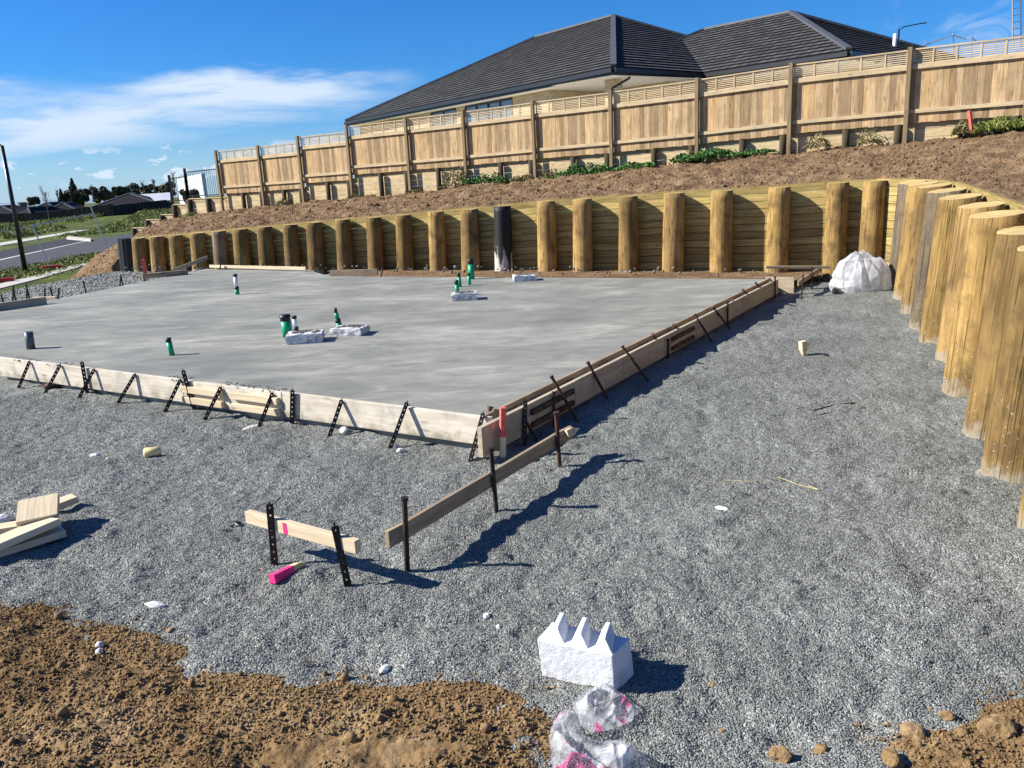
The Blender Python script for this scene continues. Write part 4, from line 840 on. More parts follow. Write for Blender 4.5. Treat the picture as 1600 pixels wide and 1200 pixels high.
# ------------------------------------------------------------------ timber fence with lattice top, retaining boards below
FP = [fencept(px) for px in posts]; FP.append(FP[-1]+fD*2.6); topz = [ay(px, cy, q_[1])[2] for px, cy, q_ in zip(posts, capy, FP)]; topz.append(topz[-1]+.04)
gnd = [float(np.interp(q_[0], [g_[0] for g_ in gl[:19]], [g_[2] for g_ in gl[:19]])) for q_ in FP]
f3 = p3(fD, 0); n3 = p3(fN, 0)
fence = thing('timber_fence', (FP[6][0], FP[6][1], gnd[6]), 'long pale timber paling fence with slatted trellis top, stepping down to the left', 'fence')
for i in range(len(FP)-1):
    a = p3(FP[i], 0); b = p3(FP[i+1], 0); L = np.linalg.norm(b-a); d = (b-a)/L
    za = topz[i]; zb = za+.02 if i in (1, 2) else topz[i+1]-.012
    def bar(zoff0, zoff1, thick, yoff, mbb, x0=.05, x1=None):
        x1 = L-.05 if x1 is None else x1
        zz0 = lambda x: za+(zb-za)*x/L
        p_0 = a+d*x0+n3*yoff; p_1 = a+d*x1+n3*yoff; h = zoff1-zoff0
        mbb.beam(V(p_0[0], p_0[1], zz0(x0)+(zoff0+zoff1)/2), V(p_1[0], p_1[1], zz0(x1)+(zoff0+zoff1)/2), thick, h)
    mb = MB(); bar(-.465, -.355, .05, -.03, mb); mb.build('rail', 'rail', fence); mb = MB(); bar(-1.465, -1.375, .05, -.03, mb); mb.build('rail', 'rail', fence)
    mb = MB(); x = .0
    while x < L-.01:
        w = min(random.choice([.145, .145, .15, .14]), L-x); xm = x+w/2; z = za+(zb-za)*xm/L; j = random.uniform(-.003, .004); top_ = -.40; bot_ = -1.69+random.uniform(-.01, .01)
        c = a+d*xm+n3*(.012+j); mb.box(V(c[0], c[1], z+(top_+bot_)/2), UP, d, n3, top_-bot_, w-.002, .019); x += w
    mb.build('paling_panel', 'paling', fence)
    lat = MB(); bar(-.035, .0, .055, 0, lat)
    for k in range(7): z_ = -.075-.046*k; bar(z_, z_+.023, .012, .006, lat)
    for k in range(1, 5):
        x = L*k/5; z = za+(zb-za)*x/L; c = a+d*x-n3*.008; lat.box(V(c[0], c[1], z-.195), UP, d, n3, .32, .035, .014)
    for x in (.07, L-.07): z = za+(zb-za)*x/L; c = a+d*x; lat.box(V(c[0], c[1], z-.195), UP, d, n3, .32, .03, .03)
    lat.build('trellis', 'rail', fence)
for i, q_ in enumerate(FP):
    mb = MB(); zt = topz[i]+.035; zb = gnd[i]-.35; c = p3(q_, 0)-n3*.10; mb.box(V(c[0], c[1], (zt+zb)/2), UP, f3, n3, zt-zb, .10, .095); mb.build('post', 'post', fence, bevel=.004)
rw = thing('retaining_wall', (FP[5][0], FP[5][1]+.1, gnd[5]), 'low board retaining wall under the paling fence, pale boards between dark short posts', 'retaining wall')
for i in range(len(FP)-1):
    a = p3(FP[i], 0); b = p3(FP[i+1], 0); L = np.linalg.norm(b-a); d = (b-a)/L; za = topz[i]-1.63; zb = (topz[i]+.02 if i in (1, 2) else topz[i+1])-1.63
    gb_ = min(gnd[i], gnd[i+1])-.35; mb = MB(); k = 0
    while min(za, zb)-.2*k > gb_:
        p_0 = a+n3*.12; p_1 = b+n3*.12; mb.beam(V(p_0[0], p_0[1], za-.2*k-.1), V(p_1[0], p_1[1], zb-.2*k-.1), .045, .194); k += 1
    mb.build('board_panel', 'rwall', rw)
    for x in (L*.5, L-.18):
        c = a+d*x+n3*-.03; z = za+(zb-za)*x/L-.11; mb = MB(); g_ = gnd[i]+(gnd[i+1]-gnd[i])*x/L; mb.tube([V(c[0], c[1], g_-.4), V(c[0], c[1], z+.03)], .085, 14); mb.build('post', 'rpost', rw, smooth=True)
# stepped low retaining wall carrying on down to the road
rw2 = thing('retaining_wall', (*fencept(255), .5), 'low stepped board wall running down to the road left of the paling fence', 'retaining wall')
steps = [(276, 337, 311), (251, 277, 321), (229, 252, 337), (204, 230, 345), (181, 205, 358)]
for x0, x1, yt in steps:
    a = fencept(x0); b = fencept(x1); z = ay((x0+x1)/2, yt, (a[1]+b[1])/2)[2]; L = np.linalg.norm(b-a); mb = MB(); k = 0
    while z-.2*k > -1.0 and k < 7: pa = p3(a, z-.1-.2*k)+n3*.12; pb = p3(b, z-.1-.2*k)+n3*.12; mb.beam(pa, pb, .045, .194); k += 1
    mb.build('board_panel', 'rwall', rw2)
    mb = MB(); mb.beam(p3(a, z+.02)+n3*.11, p3(b, z+.02)+n3*.11, .09, .035); mb.build('cap_rail', 'rail', rw2)
    n_ = 2 if L > 2 else 1
    for kk in range(n_): c = p3(a+(b-a)*(kk+.12)/n_, 0)-n3*.0; mb = MB(); mb.tube([V(c[0], c[1], z-1.4), V(c[0], c[1], z+.0)], .10, 12); mb.build('post', 'rpost', rw2, smooth=True)
# black tubular fence on top of it
bf = thing('metal_fence', (*fencept(300), 1.5), 'black metal bar fence at the left end of the paling fence', 'fence')
for x0, x1, y0, y1, yb in ((276, 331, 272, 262, 311), (250, 276, 281, 276, 319)):
    a = fencept(x0)+fN*.1; b = fencept(x1)+fN*.1; zt0 = ay(x0, y0, a[1])[2]; zt1 = ay(x1, y1, b[1])[2]; zt1 = (zt0+zt1)/2+.02; zt0 = zt1-.04; zb = ay((x0+x1)/2, yb, (a[1]+b[1])/2)[2]+.05
    mb = MB(); mb.beam(p3(a, zt0), p3(b, zt1), .04, .04); mb.build('rail', 'blackpaint', bf); mb = MB(); mb.beam(p3(a, zb+.08), p3(b, zb+.08), .04, .04); mb.build('rail', 'blackpaint', bf)
    mb = MB(); n_ = int(np.linalg.norm(b-a)/.115)
    for k in range(1, n_): c = a+(b-a)*k/n_; mb.beam(p3(c, zb+.08), p3(c, zt0), .014, .014)
    mb.build('bar_panel', 'blackpaint', bf)
    for c in (a, b): mb = MB(); mb.beam(p3(c, zb-.1), p3(c, zt1+.12), .09, .09); mb.build('post', 'blackpaint', bf)
# upper yard behind fence, unseen; pale surface added to bounce light at soffit
mb = MB(); A_ = FP[0]+fN*.2; B_ = FP[-1]+fN*.2+fD*14; za = topz[0]-1.85; zb = topz[-1]-1.8
mb.quad(p3(A_, za), p3(B_, zb), p3(B_+fN*40, zb+.6), p3(A_+fN*40-fD*0, za+.3)); tag(mb.build('yard', 'path'), kind='structure')
mb = MB(); A0_ = fencept(235)+fN*.25; mb.quad(p3(A0_, .2), p3(A_, za-.2), p3(A_+fN*20, za-.2), p3(A0_+fN*20, .0)); tag(mb.build('side_yard', 'lawn'), kind='structure')

# ------------------------------------------------------------------ house
a1_ = .699
h1 = V(-math.sin(a1_), math.cos(a1_), 0); h2 = V(math.cos(a1_), math.sin(a1_), 0)
HP = V(4.114, 31, 5.574); ang = a1_
best = None
for aa in np.linspace(.55, .75, 81):
    dd = V(-math.sin(aa), math.cos(aa), 0); q_ = HP-C0; r_ = ray(540, 190); # find L such that x matches
    A = np.array([[r_[0], -dd[0]], [r_[1], -dd[1]]]); t_, L_ = np.linalg.solve(A, q_[:2]); err = abs(C0[2]+r_[2]*t_-HP[2])
    if best is None or err < best[0]: best = (err, aa, L_)
aw = best[1]; hw = V(-math.sin(aw), math.cos(aw), 0); HL = best[2]
hs_, tp_ = 8.2, .452; w_ = 5.966; v_ = 5.14; hs2 = 5.774
HI = HP+h2*v_; HQ = HI-h1*w_
house = thing('house', (HP[0], HP[1], 2.4), 'low brick house with charcoal tiled hip roof behind the fence', 'house')
roof = MB()
caps = MB()
def roofface(mb, A, B, Ct, Dt, ncourse=None):
    """A-B eave line, Dt above A, Ct above B (top edge Dt-Ct, may coincide)"""
    A, B, Ct, Dt = map(lambda p: np.array(p, float), (A, B, Ct, Dt)); hgt = Ct[2]-A[2]; e = nrm(B-A); n_ = nrm(np.cross(B-A, Dt-A)); n_ = n_ if n_[2] > 0 else -n_
    sl_ = np.linalg.norm((Dt-A)-e*((Dt-A)@e)); nc = int(sl_/.37)
    for k in range(nc):
        t0 = k/nc; t1 = (k+1)/nc; a0 = A+(Dt-A)*t0; b0 = B+(Ct-B)*t0; a1 = A+(Dt-A)*t1; b1 = B+(Ct-B)*t1; lip = n_*.05
        P_ = [a0+lip, b0+lip, b1+n_*.004, a1+n_*.004, a0, b0]; sh = .21*(k % 2)
        U = [((p-A)@e+sh, 0) for p in P_]; v0 = k*.37; v1 = v0+.369
        mb.add(P_, [(0, 1, 2, 3), (4, 5, 1, 0)], [[(U[0][0], v0), (U[1][0], v0), (U[2][0], v1), (U[3][0], v1)], [(U[4][0], v0), (U[5][0], v0), (U[1][0], v0+.02), (U[0][0], v0+.02)]])
def hiproof(P, d1, d2, L1, W2, tan, skipcaps=()):
    s = W2/2; z = UP*s*tan; A = P; B = P+d1*L1; Cc = P+d1*L1+d2*W2; D = P+d2*W2; r1_ = P+d1*s+d2*s+z; r2_ = P+d1*(L1-s)+d2*s+z
    roofface(roof, B, A, r1_, r2_); roofface(roof, A, D, r1_, r1_); roofface(roof, D, Cc, r2_, r1_); roofface(roof, Cc, B, r2_, r2_)
    for a, b in ((A, r1_), (D, r1_), (B, r2_), (Cc, r2_), (r1_, r2_)): caps.beam(a+UP*.06, b+UP*.06, .22, .09)
    return A, B, Cc, D, r1_, r2_
A, B, Cc, D, ra, rb_ = hiproof(HP, hw, h2, HL, 2*hs_, tp_)
A2, B2, C2, D2, rc, rd = hiproof(HQ, h1, h2, 16, 2*hs2, tp_)
rf = roof.build('roof', 'tile', house); caps.build('ridge_cap', 'cap', rf)
gut = MB(); sof = MB()
for js_, (a, b, inn) in enumerate(((B, A, h2), (A, HI, hw), (HI, HQ, h2), (HQ, D2, h1))):
    dn = nrm(b-a); o_ = nrm(np.cross(dn, UP)); o_ = o_ if o_@inn < 0 else -o_
    gut.beam(a-UP*.10+o_*.05, b-UP*.10+o_*.05, .13, .15); gut.beam(a-UP*.20, b-UP*.20, .03, .13)
    zf = UP*(.265+.006*js_); sof.quad(a-zf, b-zf, b-zf-o_*(5 if js_ == 0 else 3.2), a-zf-o_*(5 if js_ == 0 else 3.2))
gut.build('gutter', 'gutter', rf); sof.build('soffit', 'soffit', house)
def wpt(px, n_, p): return onplane(px, 160, p, n_)
nW = nrm(np.cross(hw, UP)); nW = nW if nW@h2 < 0 else -nW
wp = HP-nW*.6                                  # main wall plane point
wl_ = MB(); zt = HP[2]-.27; zb = 2.2
def wq(px, z, d=0.): q_ = wpt(px, nW, wp-nW*d); return V(q_[0], q_[1], z)
Lend = B-nW*.6-hw*.6
def wallbox(mb, p, q_, z0, z1, th=.12, d=0.):
    p = p-nW*(th/2+d); q_ = q_-nW*(th/2+d); c = (p+q_)/2; mb.box(V(c[0], c[1], (z0+z1)/2), hw, nW, UP, np.linalg.norm((p-q_)[:2]), th, z1-z0)
w1 = [(672, 712), (726, 801)]; segs = [(Lend, wq(672, 0)), (wq(712, 0), wq(726, 0)), (wq(801, 0), wq(862, 0))]
brk = MB()
def brickquad(mb, p, q_, z0, z1): 
    p = V(p[0], p[1], 0); q_ = V(q_[0], q_[1], 0); L = np.linalg.norm(q_-p); mb.add([p+UP*z0, q_+UP*z0, q_+UP*z1, p+UP*z1], [(0, 1, 2, 3)], [[(0, z0), (L, z0), (L, z1), (0, z1)]])
for p, q_ in segs: brickquad(brk, p, q_, zb, zt)
zw = zt-1.25
for x0, x1 in w1: brickquad(brk, wq(x0, 0), wq(x1, 0), zb, zw)
brickquad(brk, wq(862, 0), wq(862, 0)+h2*3, zb, zt)
pe_ = wq(862, 0)+h2*3; pl_ = abs(float((HP-wq(862, 0))[:2]@hw[:2]))-.7; brickquad(brk, pe_, pe_-hw*pl_, zb, zt); brickquad(brk, pe_-hw*pl_, pe_-hw*pl_+h2*6, zb, zt)
# body of the right wing
q0_ = HQ+h1*.6+h2*3.4; brickquad(brk, q0_+h1*9, q0_, zb, zt); brickquad(brk, q0_, q0_+h2*10, zb, zt)
brk.build('wall', 'brick', house)
colm = MB(); cp = HP+hw*1.0-nW*.9
for dx, dy in ((-1, -1),):
    c = cp; s_ = .23; P4 = [c-hw*s_+nW*s_, c-hw*s_-nW*s_, c+hw*s_-nW*s_, c+hw*s_+nW*s_]
    for k in range(4): brickquad(colm, P4[k], P4[(k+1) % 4], zb, zt)
colm.build('pillar', 'brick', house)
for x0, x1 in w1:
    npn = 4 if x1-x0 > 50 else 2; a = wq(x0, 0, .04); b = wq(x1, 0, .04); wf = MB(); L = np.linalg.norm(b-a); d = (b-a)/L
    wf.beam(V(a[0], a[1], zt-.04), V(b[0], b[1], zt-.04), .06, .08); wf.beam(V(a[0], a[1], zw+.04), V(b[0], b[1], zw+.04), .06, .08)
    for k in range(npn+1): c = a+d*L*k/npn; wf.beam(V(c[0], c[1], zw), V(c[0], c[1], zt-.08), .07 if k % 2 else .12, .06)
    w_o = wf.build('window', 'gutter', house)
    gl_ = MB(); gl_.beam(V(a[0], a[1], (zw+zt)/2)-nW*.03, V(b[0], b[1], (zw+zt)/2)-nW*.03, .01, zt-zw-.1); gl_.build('pane', 'glass', w_o)
dp = MB(); c = HP-nW*.0+h2*.95+hw*.1; dp.tube([c-UP*.2, c-UP*.32, c+hw*.45-h2*.45-UP*.62, c+hw*.55-h2*.55-UP*.9, c+hw*.55-h2*.55-UP*2.8], .045, 10); dp.build('downpipe', 'gutter', house, smooth=True)
fl = ay(1398, 62, 35.2); mb = MB(); mb.tube([fl-UP*.8, fl+UP*.22], .07, 12); mb.build('flue', 'white', house, smooth=True)
# street lamp behind the house
def streetlamp(base, hgt, arm, r, label, head, glow=False):
    root = thing('street_lamp', base, label, 'street lamp'); b = np.array(base); mb = MB(); mb.tube([b, b+UP*hgt], [r, r*.72], 12); mb.build('pole', 'galv' if glow else 'blackpaint', root, smooth=True)
    mb = MB(); t_ = b+UP*hgt; mb.tube([t_-UP*.05, t_+UP*.12+arm*.25, t_+UP*.22+arm], r*.45, 8); mb.build('arm', 'galv' if glow else 'blackpaint', root, smooth=True)
    mb = MB(); d = nrm(arm); mb.box(t_+UP*.22+arm+d*.25, d, np.cross(UP, d), UP, .6, .2, .07); mb.build('lamp_head', 'blackpaint', root, bevel=.02); return root
sb = ay(1403, 76, 70); streetlamp((sb[0], sb[1], 0), sb[2]+1.45, V(1.6, 0, .1), .09, 'distant street lamp rising above the right end of the roof', 1)
# scaffold rails and tower far right
sf = thing('scaffold_rails', ay(1490, 90, 45), 'thin steel scaffold poles seen above the fence at right', 'scaffold')
for (a, b) in (((1440, 72), (1489, 55)), ((1489, 55), (1510, 62)), ((1489, 50), (1492, 90)), ((1446, 62), (1447, 90)), ((1518, 54), (1519, 90)), ((1518, 58), (1526, 66))):
    mb = MB(); mb.tube([ay(*a, 45), ay(*b, 45)], .03, 6); mb.build('pole', 'galv', sf)
tw = thing('scaffold_tower', ay(1590, 60, 40), 'galvanised ladder frame tower at the top right corner', 'scaffold')
for x in (1583, 1596): mb = MB(); mb.tube([ay(x, 75, 40), ay(x-1.5, -60, 40)], .035, 8); mb.build('upright', 'galv', tw)
mb = MB()
for k in range(12): y = 66-k*10.6; mb.tube([ay(1583-(75-y)*.011, y+1, 40), ay(1596-(75-y)*.011, y-1, 40)], .018, 6)
mb.build('rung_set', 'galv', tw)

# ------------------------------------------------------------------ plants at the fence foot
def leafmesh(name, pts, nrmz, size, mat, parent=None, aspect=1.6, org=None):
    n = len(pts); a = rng.normal(size=(n, 3)); a[:, 2] += nrmz*rng.random(n); a /= np.linalg.norm(a, axis=1)[:, None]
    b = rng.normal(size=(n, 3)); b -= a*(a*b).sum(1)[:, None]; b /= np.linalg.norm(b, axis=1)[:, None]; c = np.cross(a, b); s = size[:, None]
    v = np.stack([pts-b*s*aspect*.5, pts+c*s*.5, pts+b*s*aspect*.5, pts-c*s*.5], 1); f = (np.arange(n)*4)[:, None]+np.array([0, 1, 2, 3])[None]
    return arr_mesh(name, v.reshape(-1, 3), f, mat, org=tuple(org if org is not None else pts.mean(0)), parent=parent)
def bankz(px, dy): # point just in front of the fence
    q_ = fencept(px)-fN*dy; g_ = float(np.interp(fencept(px)[0], [g_[0] for g_ in gl[:19]], [g_[2] for g_ in gl[:19]])); return V(q_[0], q_[1], g_)
for i, (x0, x1, hh, n_, mt, nm, lb) in enumerate([(735, 800, .34, 900, 'leaf', 'creeper', 'low dark green creeper patch left of the fence middle'), (872, 962, .48, 2400, 'leaf', 'creeper', 'dense bright green creeper clump below the fence middle'),
        (955, 1030, .22, 900, 'leaf', 'creeper', 'thin green creeper strip right of the dense clump'), (1062, 1152, .36, 2000, 'leaf', 'creeper', 'wide green creeper patch on the bank under the fence'), (1150, 1215, .14, 700, 'leaf', 'creeper', 'thin creeper strip trailing to the right of the wide patch'),
        (692, 738, .72, 520, 'dry', 'weed_clump', 'tall olive dry weed clump against the retaining boards'), (848, 872, .42, 260, 'dry', 'weed_clump', 'loose weed clump beside the post left of the dense creeper'),
        (427, 447, .45, 260, 'dry', 'weed_clump', 'small dry weed tuft near the left of the fence'), (545, 560, .30, 160, 'dry', 'weed_clump', 'tiny dry weed tuft at the second left post'),
        (1266, 1300, .45, 200, 'dry', 'weed_clump', 'wispy dry weeds beside the right retaining boards'), (1345, 1380, .5, 200, 'dry', 'weed_clump', 'wispy weeds left of the tall right post'), (1490, 1525, .4, 350, 'dry', 'weed_clump', 'dry grassy weeds around the small pink peg'),
        (1522, 1610, .3, 2600, 'blade', 'grass_patch', 'bright green grass patch on the bank at the right edge'), (806, 836, .3, 260, 'dry', 'weed_clump', 'brown weed tuft between the creeper patches'), (283, 300, .3, 160, 'blade', 'weed_clump', 'green weed tuft below the black metal fence'), (640, 660, .25, 140, 'dry', 'weed_clump', 'little dry tuft at the fifth fence post')]):
    px = rng.uniform(x0, x1, n_); u_ = (px-x0)/(x1-x0)*2-1; env = np.sqrt(np.clip(1-u_**2, .02, 1)); dy = rng.normal(.30, .26, n_) if mt != 'dry' else rng.normal(.25, .12, n_)
    lump = .55+.9*(fbm(px/9., dy*2, 2, i)+.25)
    P_ = np.array([bankz(a, b) for a, b in zip(px, dy)]); P_[:, 2] += rng.random(n_)**1.3*hh*.75*env*np.clip(lump, .15, 1.3)-.02+.05
    leafmesh(nm, P_, 1.5 if mt == 'leaf' else 0., rng.uniform(.035, .075, n_) if mt == 'leaf' else rng.uniform(.02, .045, n_), mt, aspect=1.4 if mt == 'leaf' else 5., org=P_.mean(0)-V(0, 0, .1)); tag(COL.objects[-1], lb, 'weeds' if mt != 'leaf' else 'creeper', 'plants along the foot of the fence')
p = ay(1519, 209, bankz(1519, .9)[1]); peg(p, p+V(-.10, 0, .50), .06, ['orange', 'orange'], 'small faded pink peg stuck in the bank before the fence', .5)

# ------------------------------------------------------------------ road, paths, left background
def strip_road(name, L, mat, lift):
    mb = MB(); P_ = [hit(*q_) for q_ in L]; P_ = [V(p[0], p[1], -1.02+lift) for p in P_]; mb.quad(*P_); return tag(mb.build(name, mat), kind='structure')
def flat(name, L, mat, z, thick=.0):
    P_ = [gp(*q_, -1.0) for q_ in L]; mb = MB()
    if thick: mb.slab([p[:2] for p in P_][::-1], z-thick, z)
    else: mb.quad(*[V(p[0], p[1], z) for p in P_])
    return tag(mb.build(name, mat), kind='structure')
flat('road', [(-500, 520), (0, 425), (170, 392), (250, 374), (250, 359), (143, 374), (0, 406), (-500, 500)], 'asphalt', -.998, .012)
flat('parking_bay', [(-500, 498), (0, 405.5), (141, 374.5), (105, 372), (0, 392.5), (-500, 455)], 'asphalt2', -.996, .012)
flat('footpath', [(-300, 520), (0, 451), (60, 436), (170, 404), (260, 378), (260, 375), (168, 399.5), (60, 430), (0, 443.5), (-300, 505)], 'path', -.985, .04)
flat('far_footpath', [(-300, 425), (0, 384), (80, 370), (145, 358), (240, 346), (240, 344.5), (143, 356), (80, 366.5), (0, 379.5), (-300, 416)], 'path', -.985, .04)
flat('kerb', [(104, 374), (142, 377.5), (143, 375), (106, 371)], 'path', -.87, .15)
flat('kerb', [(-300, 470), (0, 407), (141, 375.7), (141, 375), (0, 405.3), (-300, 466)], 'path', -.990, .02)
flat('berm_grass', [(-300, 505), (0, 443), (60, 429.5), (168, 399), (250, 378), (250, 375), (170, 392.5), (0, 426), (-300, 483)], 'lawn', -.992, .03)
# rough grass tufts over the field
n = 420000; yy = rng.uniform(52, 118, n); xx = rng.uniform(-95, -28, n); k = xx < -.28*yy; dd_ = [gp(0, 382, -1), gp(145, 357, -1)]
l0, l1 = dd_[0][:2], dd_[1][:2]; nl = nrm(V(-(l1-l0)[1], (l1-l0)[0])); nl = nl if nl[0] < 0 else -nl; k = k & ((xx-l0[0])*nl[0]+(yy-l0[1])*nl[1] > 2.6); xx, yy = xx[k], yy[k]
dens = fbm(xx/5, yy/5, 3, 8); k = rng.random(len(xx)) < .45+1.1*dens; xx, yy = xx[k], yy[k]; P_ = np.stack([xx, yy, Tz(xx, yy)+rng.random(len(xx))*.35*(1+dens[k])], 1)
leafmesh('field_grass', P_, 0., rng.uniform(.03, .085, len(xx)), 'blade', aspect=8, org=(-60, 80, -1)); tag(COL.objects[-1], 'rough unmown grass on the empty section across the road', 'grass', kind='stuff')
n = 120000; yy = rng.uniform(50, 120, n); xx = rng.uniform(-52, -20, n); r0_, r1_ = gp(105, 371, -1), gp(250, 357, -1); nr = nrm(V(-(r1_-r0_)[1], (r1_-r0_)[0])); nr = nr if nr[0] < 0 else -nr
k = ((xx-l0[0])*nl[0]+(yy-l0[1])*nl[1] < -2.2) & ((xx-r0_[0])*nr[0]+(yy-r0_[1])*nr[1] > .5) & (yy > 66); xx, yy = xx[k], yy[k]; P_ = np.stack([xx, yy, Tz(xx, yy)+rng.random(len(xx))*.28*(.6+np.clip(fbm(xx/4, yy/4, 3, 5)*2, 0, 1))], 1)
leafmesh('berm_tufts', P_, 0., rng.uniform(.03, .08, len(xx)), 'blade', aspect=8., org=(-40, 90, -1)); tag(COL.objects[-1], 'rough grass tufts between the far footpath and the road', 'grass', kind='stuff')
n = 9000; a_ = gp(0, 434, -1); b_ = gp(168, 396, -1); c_ = gp(100, 436, -.75)
t_ = rng.random(n)*1.15-.1; Q = a_[None]+(b_-a_)[None]*t_[:, None]; Q[:, 0] += rng.normal(0, .9, n)*(1-.2*t_); Q[:, 2] = np.maximum(-1.0, Tz(Q[:, 0], Q[:, 1]))+rng.random(n)*.07
leafmesh('verge_grass', Q, 0., rng.uniform(.02, .06, n), 'blade', aspect=3., org=a_); tag(COL.objects[-1], 'short grass on the verge between footpath and road', 'grass', kind='stuff')
# lamp post at left
lp = hit(40, 425); tz_ = ay(6, 250, lp[1])[2]; streetlamp((lp[0], lp[1], lp[2]-.1), tz_-lp[2]+.7, V(-.9, .25, .05), .105, 'tall black street lamp post at the left edge by the road', 1)
# temporary fence frames with red feet
tf = thing('temporary_fence', hit(78, 419), 'leaning galvanised temporary fence frame beside the road', 'fence')
T0 = hit(78, 419); T1 = ay(170, 394, T0[1]+5.0); tpx = [(T0, ay(50, 350, T0[1])), (T1, ay(140, 318, T1[1]))]
mb = MB()
for a, b in tpx: mb.tube([a, b], .03, 8)
mb.build('upright', 'galv', tf); mb = MB(); mb.tube([ay(50, 353, T0[1]), ay(143, 334, T1[1])], .028, 8); mb.tube([ay(50, 354, T0[1]), ay(0, 362, T0[1]-1)], .02, 8); mb.build('rail', 'galv', tf)
for px, py, lb in ((81, 421, 'red plastic foot of the temporary fence on the footpath'), (4, 442, 'red plastic fence foot at the left edge of the gravel')):
    p = hit(px, py); mb = MB(); mb.box(p+UP*.09, V(.8, .6, 0), V(-.6, .8, 0), UP, .8, .26, .18, .7); tag(mb.build('fence_foot', 'red', bevel=.03), lb, 'fence foot', 'red temporary fence feet')
# saplings without leaves
def twigtree(base, h, seed, label, r=.05, spread=.35, mat='twig', name='bare_tree'):
    rs = random.Random(seed); root = thing(name, base, label, 'tree', 'bare winter trees'); b = np.array(base, float); mb = MB(); mb.tube([b, b+UP*h*.55, b+UP*h*.8], [r, r*.6, r*.3], 6); mb.build('trunk', 'bark', root)
    mb = MB()
    for k in range(26):
        z = h*rs.uniform(.42, .8); a = rs.uniform(0, 6.28); L = h*rs.uniform(.12, .30); d = nrm(V(math.cos(a)*spread*2, math.sin(a)*spread*2, 1)); s_ = b+UP*z; m_ = s_+d*L*.5; e = m_+nrm(d+V(rs.uniform(-.3, .3), rs.uniform(-.3, .3), .5))*L*.5
        mb.tube([s_, m_, e], [r*.35, r*.22, r*.08], 4)
        for _ in range(3): e2 = m_+nrm(V(rs.uniform(-1, 1), rs.uniform(-1, 1), 1.2))*L*.4; mb.tube([m_, e2], [r*.15, r*.05], 3)
    mb.build('branches', mat, root)
p = hit(80, 359); twigtree(p, (ay(66, 290, p[1])[2]-p[2])*1.02, 3, 'slender bare sapling standing in the rough grass', .07)
# far boundary fences
def farfence(pts, h, mat, label, dn=1.2):
    root = MB()
    for (a, b) in zip(pts[:-1], pts[1:]):
        A = p3(a[:2], 0); B = p3(b[:2], 0); L = np.linalg.norm(B-A); n_ = int(L/.5); d = (B-A)/L
        for k in range(n_): c = A+d*L*(k+.5)/n_; z = a[2]+(b[2]-a[2])*(k+.5)/n_; root.box(V(c[0], c[1], z+(h-dn)/2+random.uniform(-.03, .03)), UP, d, np.cross(UP, d), h+dn, L/n_-.03, .05)
    return tag(root.build('boundary_fence', mat), label, 'fence')
def ptd(px, py, Y): return ay(px, py, Y)
farfence([ptd(-90, 362, 104), ptd(0, 352, 106), ptd(70, 350, 107), ptd(150, 340, 108), ptd(179, 336, 108)], 1.4, 'farfence', 'dark brown close boarded fence across the field')
farfence([ptd(179, 336, 108), ptd(215, 331, 113), ptd(262, 325, 118)], 1.15, 'greyfence', 'dark grey fence section right of the brown far fence')
# far houses
def farhouse(px, ytop, yeave, wpx, Y, dep, rot, roofm, label):
    s_ = Y/1300.; c = ay(px, yeave, Y); w = wpx*s_; zt = ay(px, ytop, Y+dep*.4)[2]; root = thing('house', (c[0], c[1], float(Tz(c[0], c[1]))-.5), label, 'house', 'dark roofed houses beyond the field')
    ca, sa = math.cos(rot), math.sin(rot); ex = V(ca, sa, 0); ey = V(-sa, ca, 0); zb = c[2]; A = c-ex*w/2; zz = zb
    P4 = [A, A+ex*w, A+ex*w+ey*dep, A+ey*dep]; s2_ = min(w, dep)/2; hz_ = zt-zb
    if w >= dep: r1_ = A+ex*s2_+ey*dep/2; r2_ = A+ex*(w-s2_)+ey*dep/2
    else: r1_ = A+ex*w/2+ey*s2_; r2_ = A+ex*w/2+ey*(dep-s2_)
    r1_ = V(r1_[0], r1_[1], zt); r2_ = V(r2_[0], r2_[1], zt+.01); mb = MB()
    if w >= dep: F_ = [(P4[0], P4[1], r2_, r1_), (P4[1], P4[2], r2_), (P4[2], P4[3], r1_, r2_), (P4[3], P4[0], r1_)]
    else: F_ = [(P4[0], P4[1], r1_), (P4[1], P4[2], r2_, r1_), (P4[2], P4[3], r2_), (P4[3], P4[0], r1_, r2_)]
    for f in F_: mb.quad(*f)
    ro = mb.build('roof', roofm, root); mb = MB(); mb.beam(r1_, r2_, .35, .15)
    for f_, r_ in ((P4[0], r1_), (P4[1], r2_ if w >= dep else r1_)): mb.beam(f_, r_, .3, .12)
    mb.build('ridge_cap', 'cap', ro); mb = MB(); mb.slab([p[:2]+(c[:2]-p[:2])*.04 for p in [P4[0], P4[1], P4[2], P4[3]]], zb-3.2, zb-.02); wo_ = mb.build('wall', 'farwall', root)
    mb = MB()
    for k in (.25, .7): q_ = A+ex*w*k-ey*.0; mb.box(V(q_[0], q_[1], zb-1.2)+(c-q_)*.03-ey*.05, ex, ey, UP, 1.6, .1, 1.1)
    mb.build('window', 'glass', root); return root
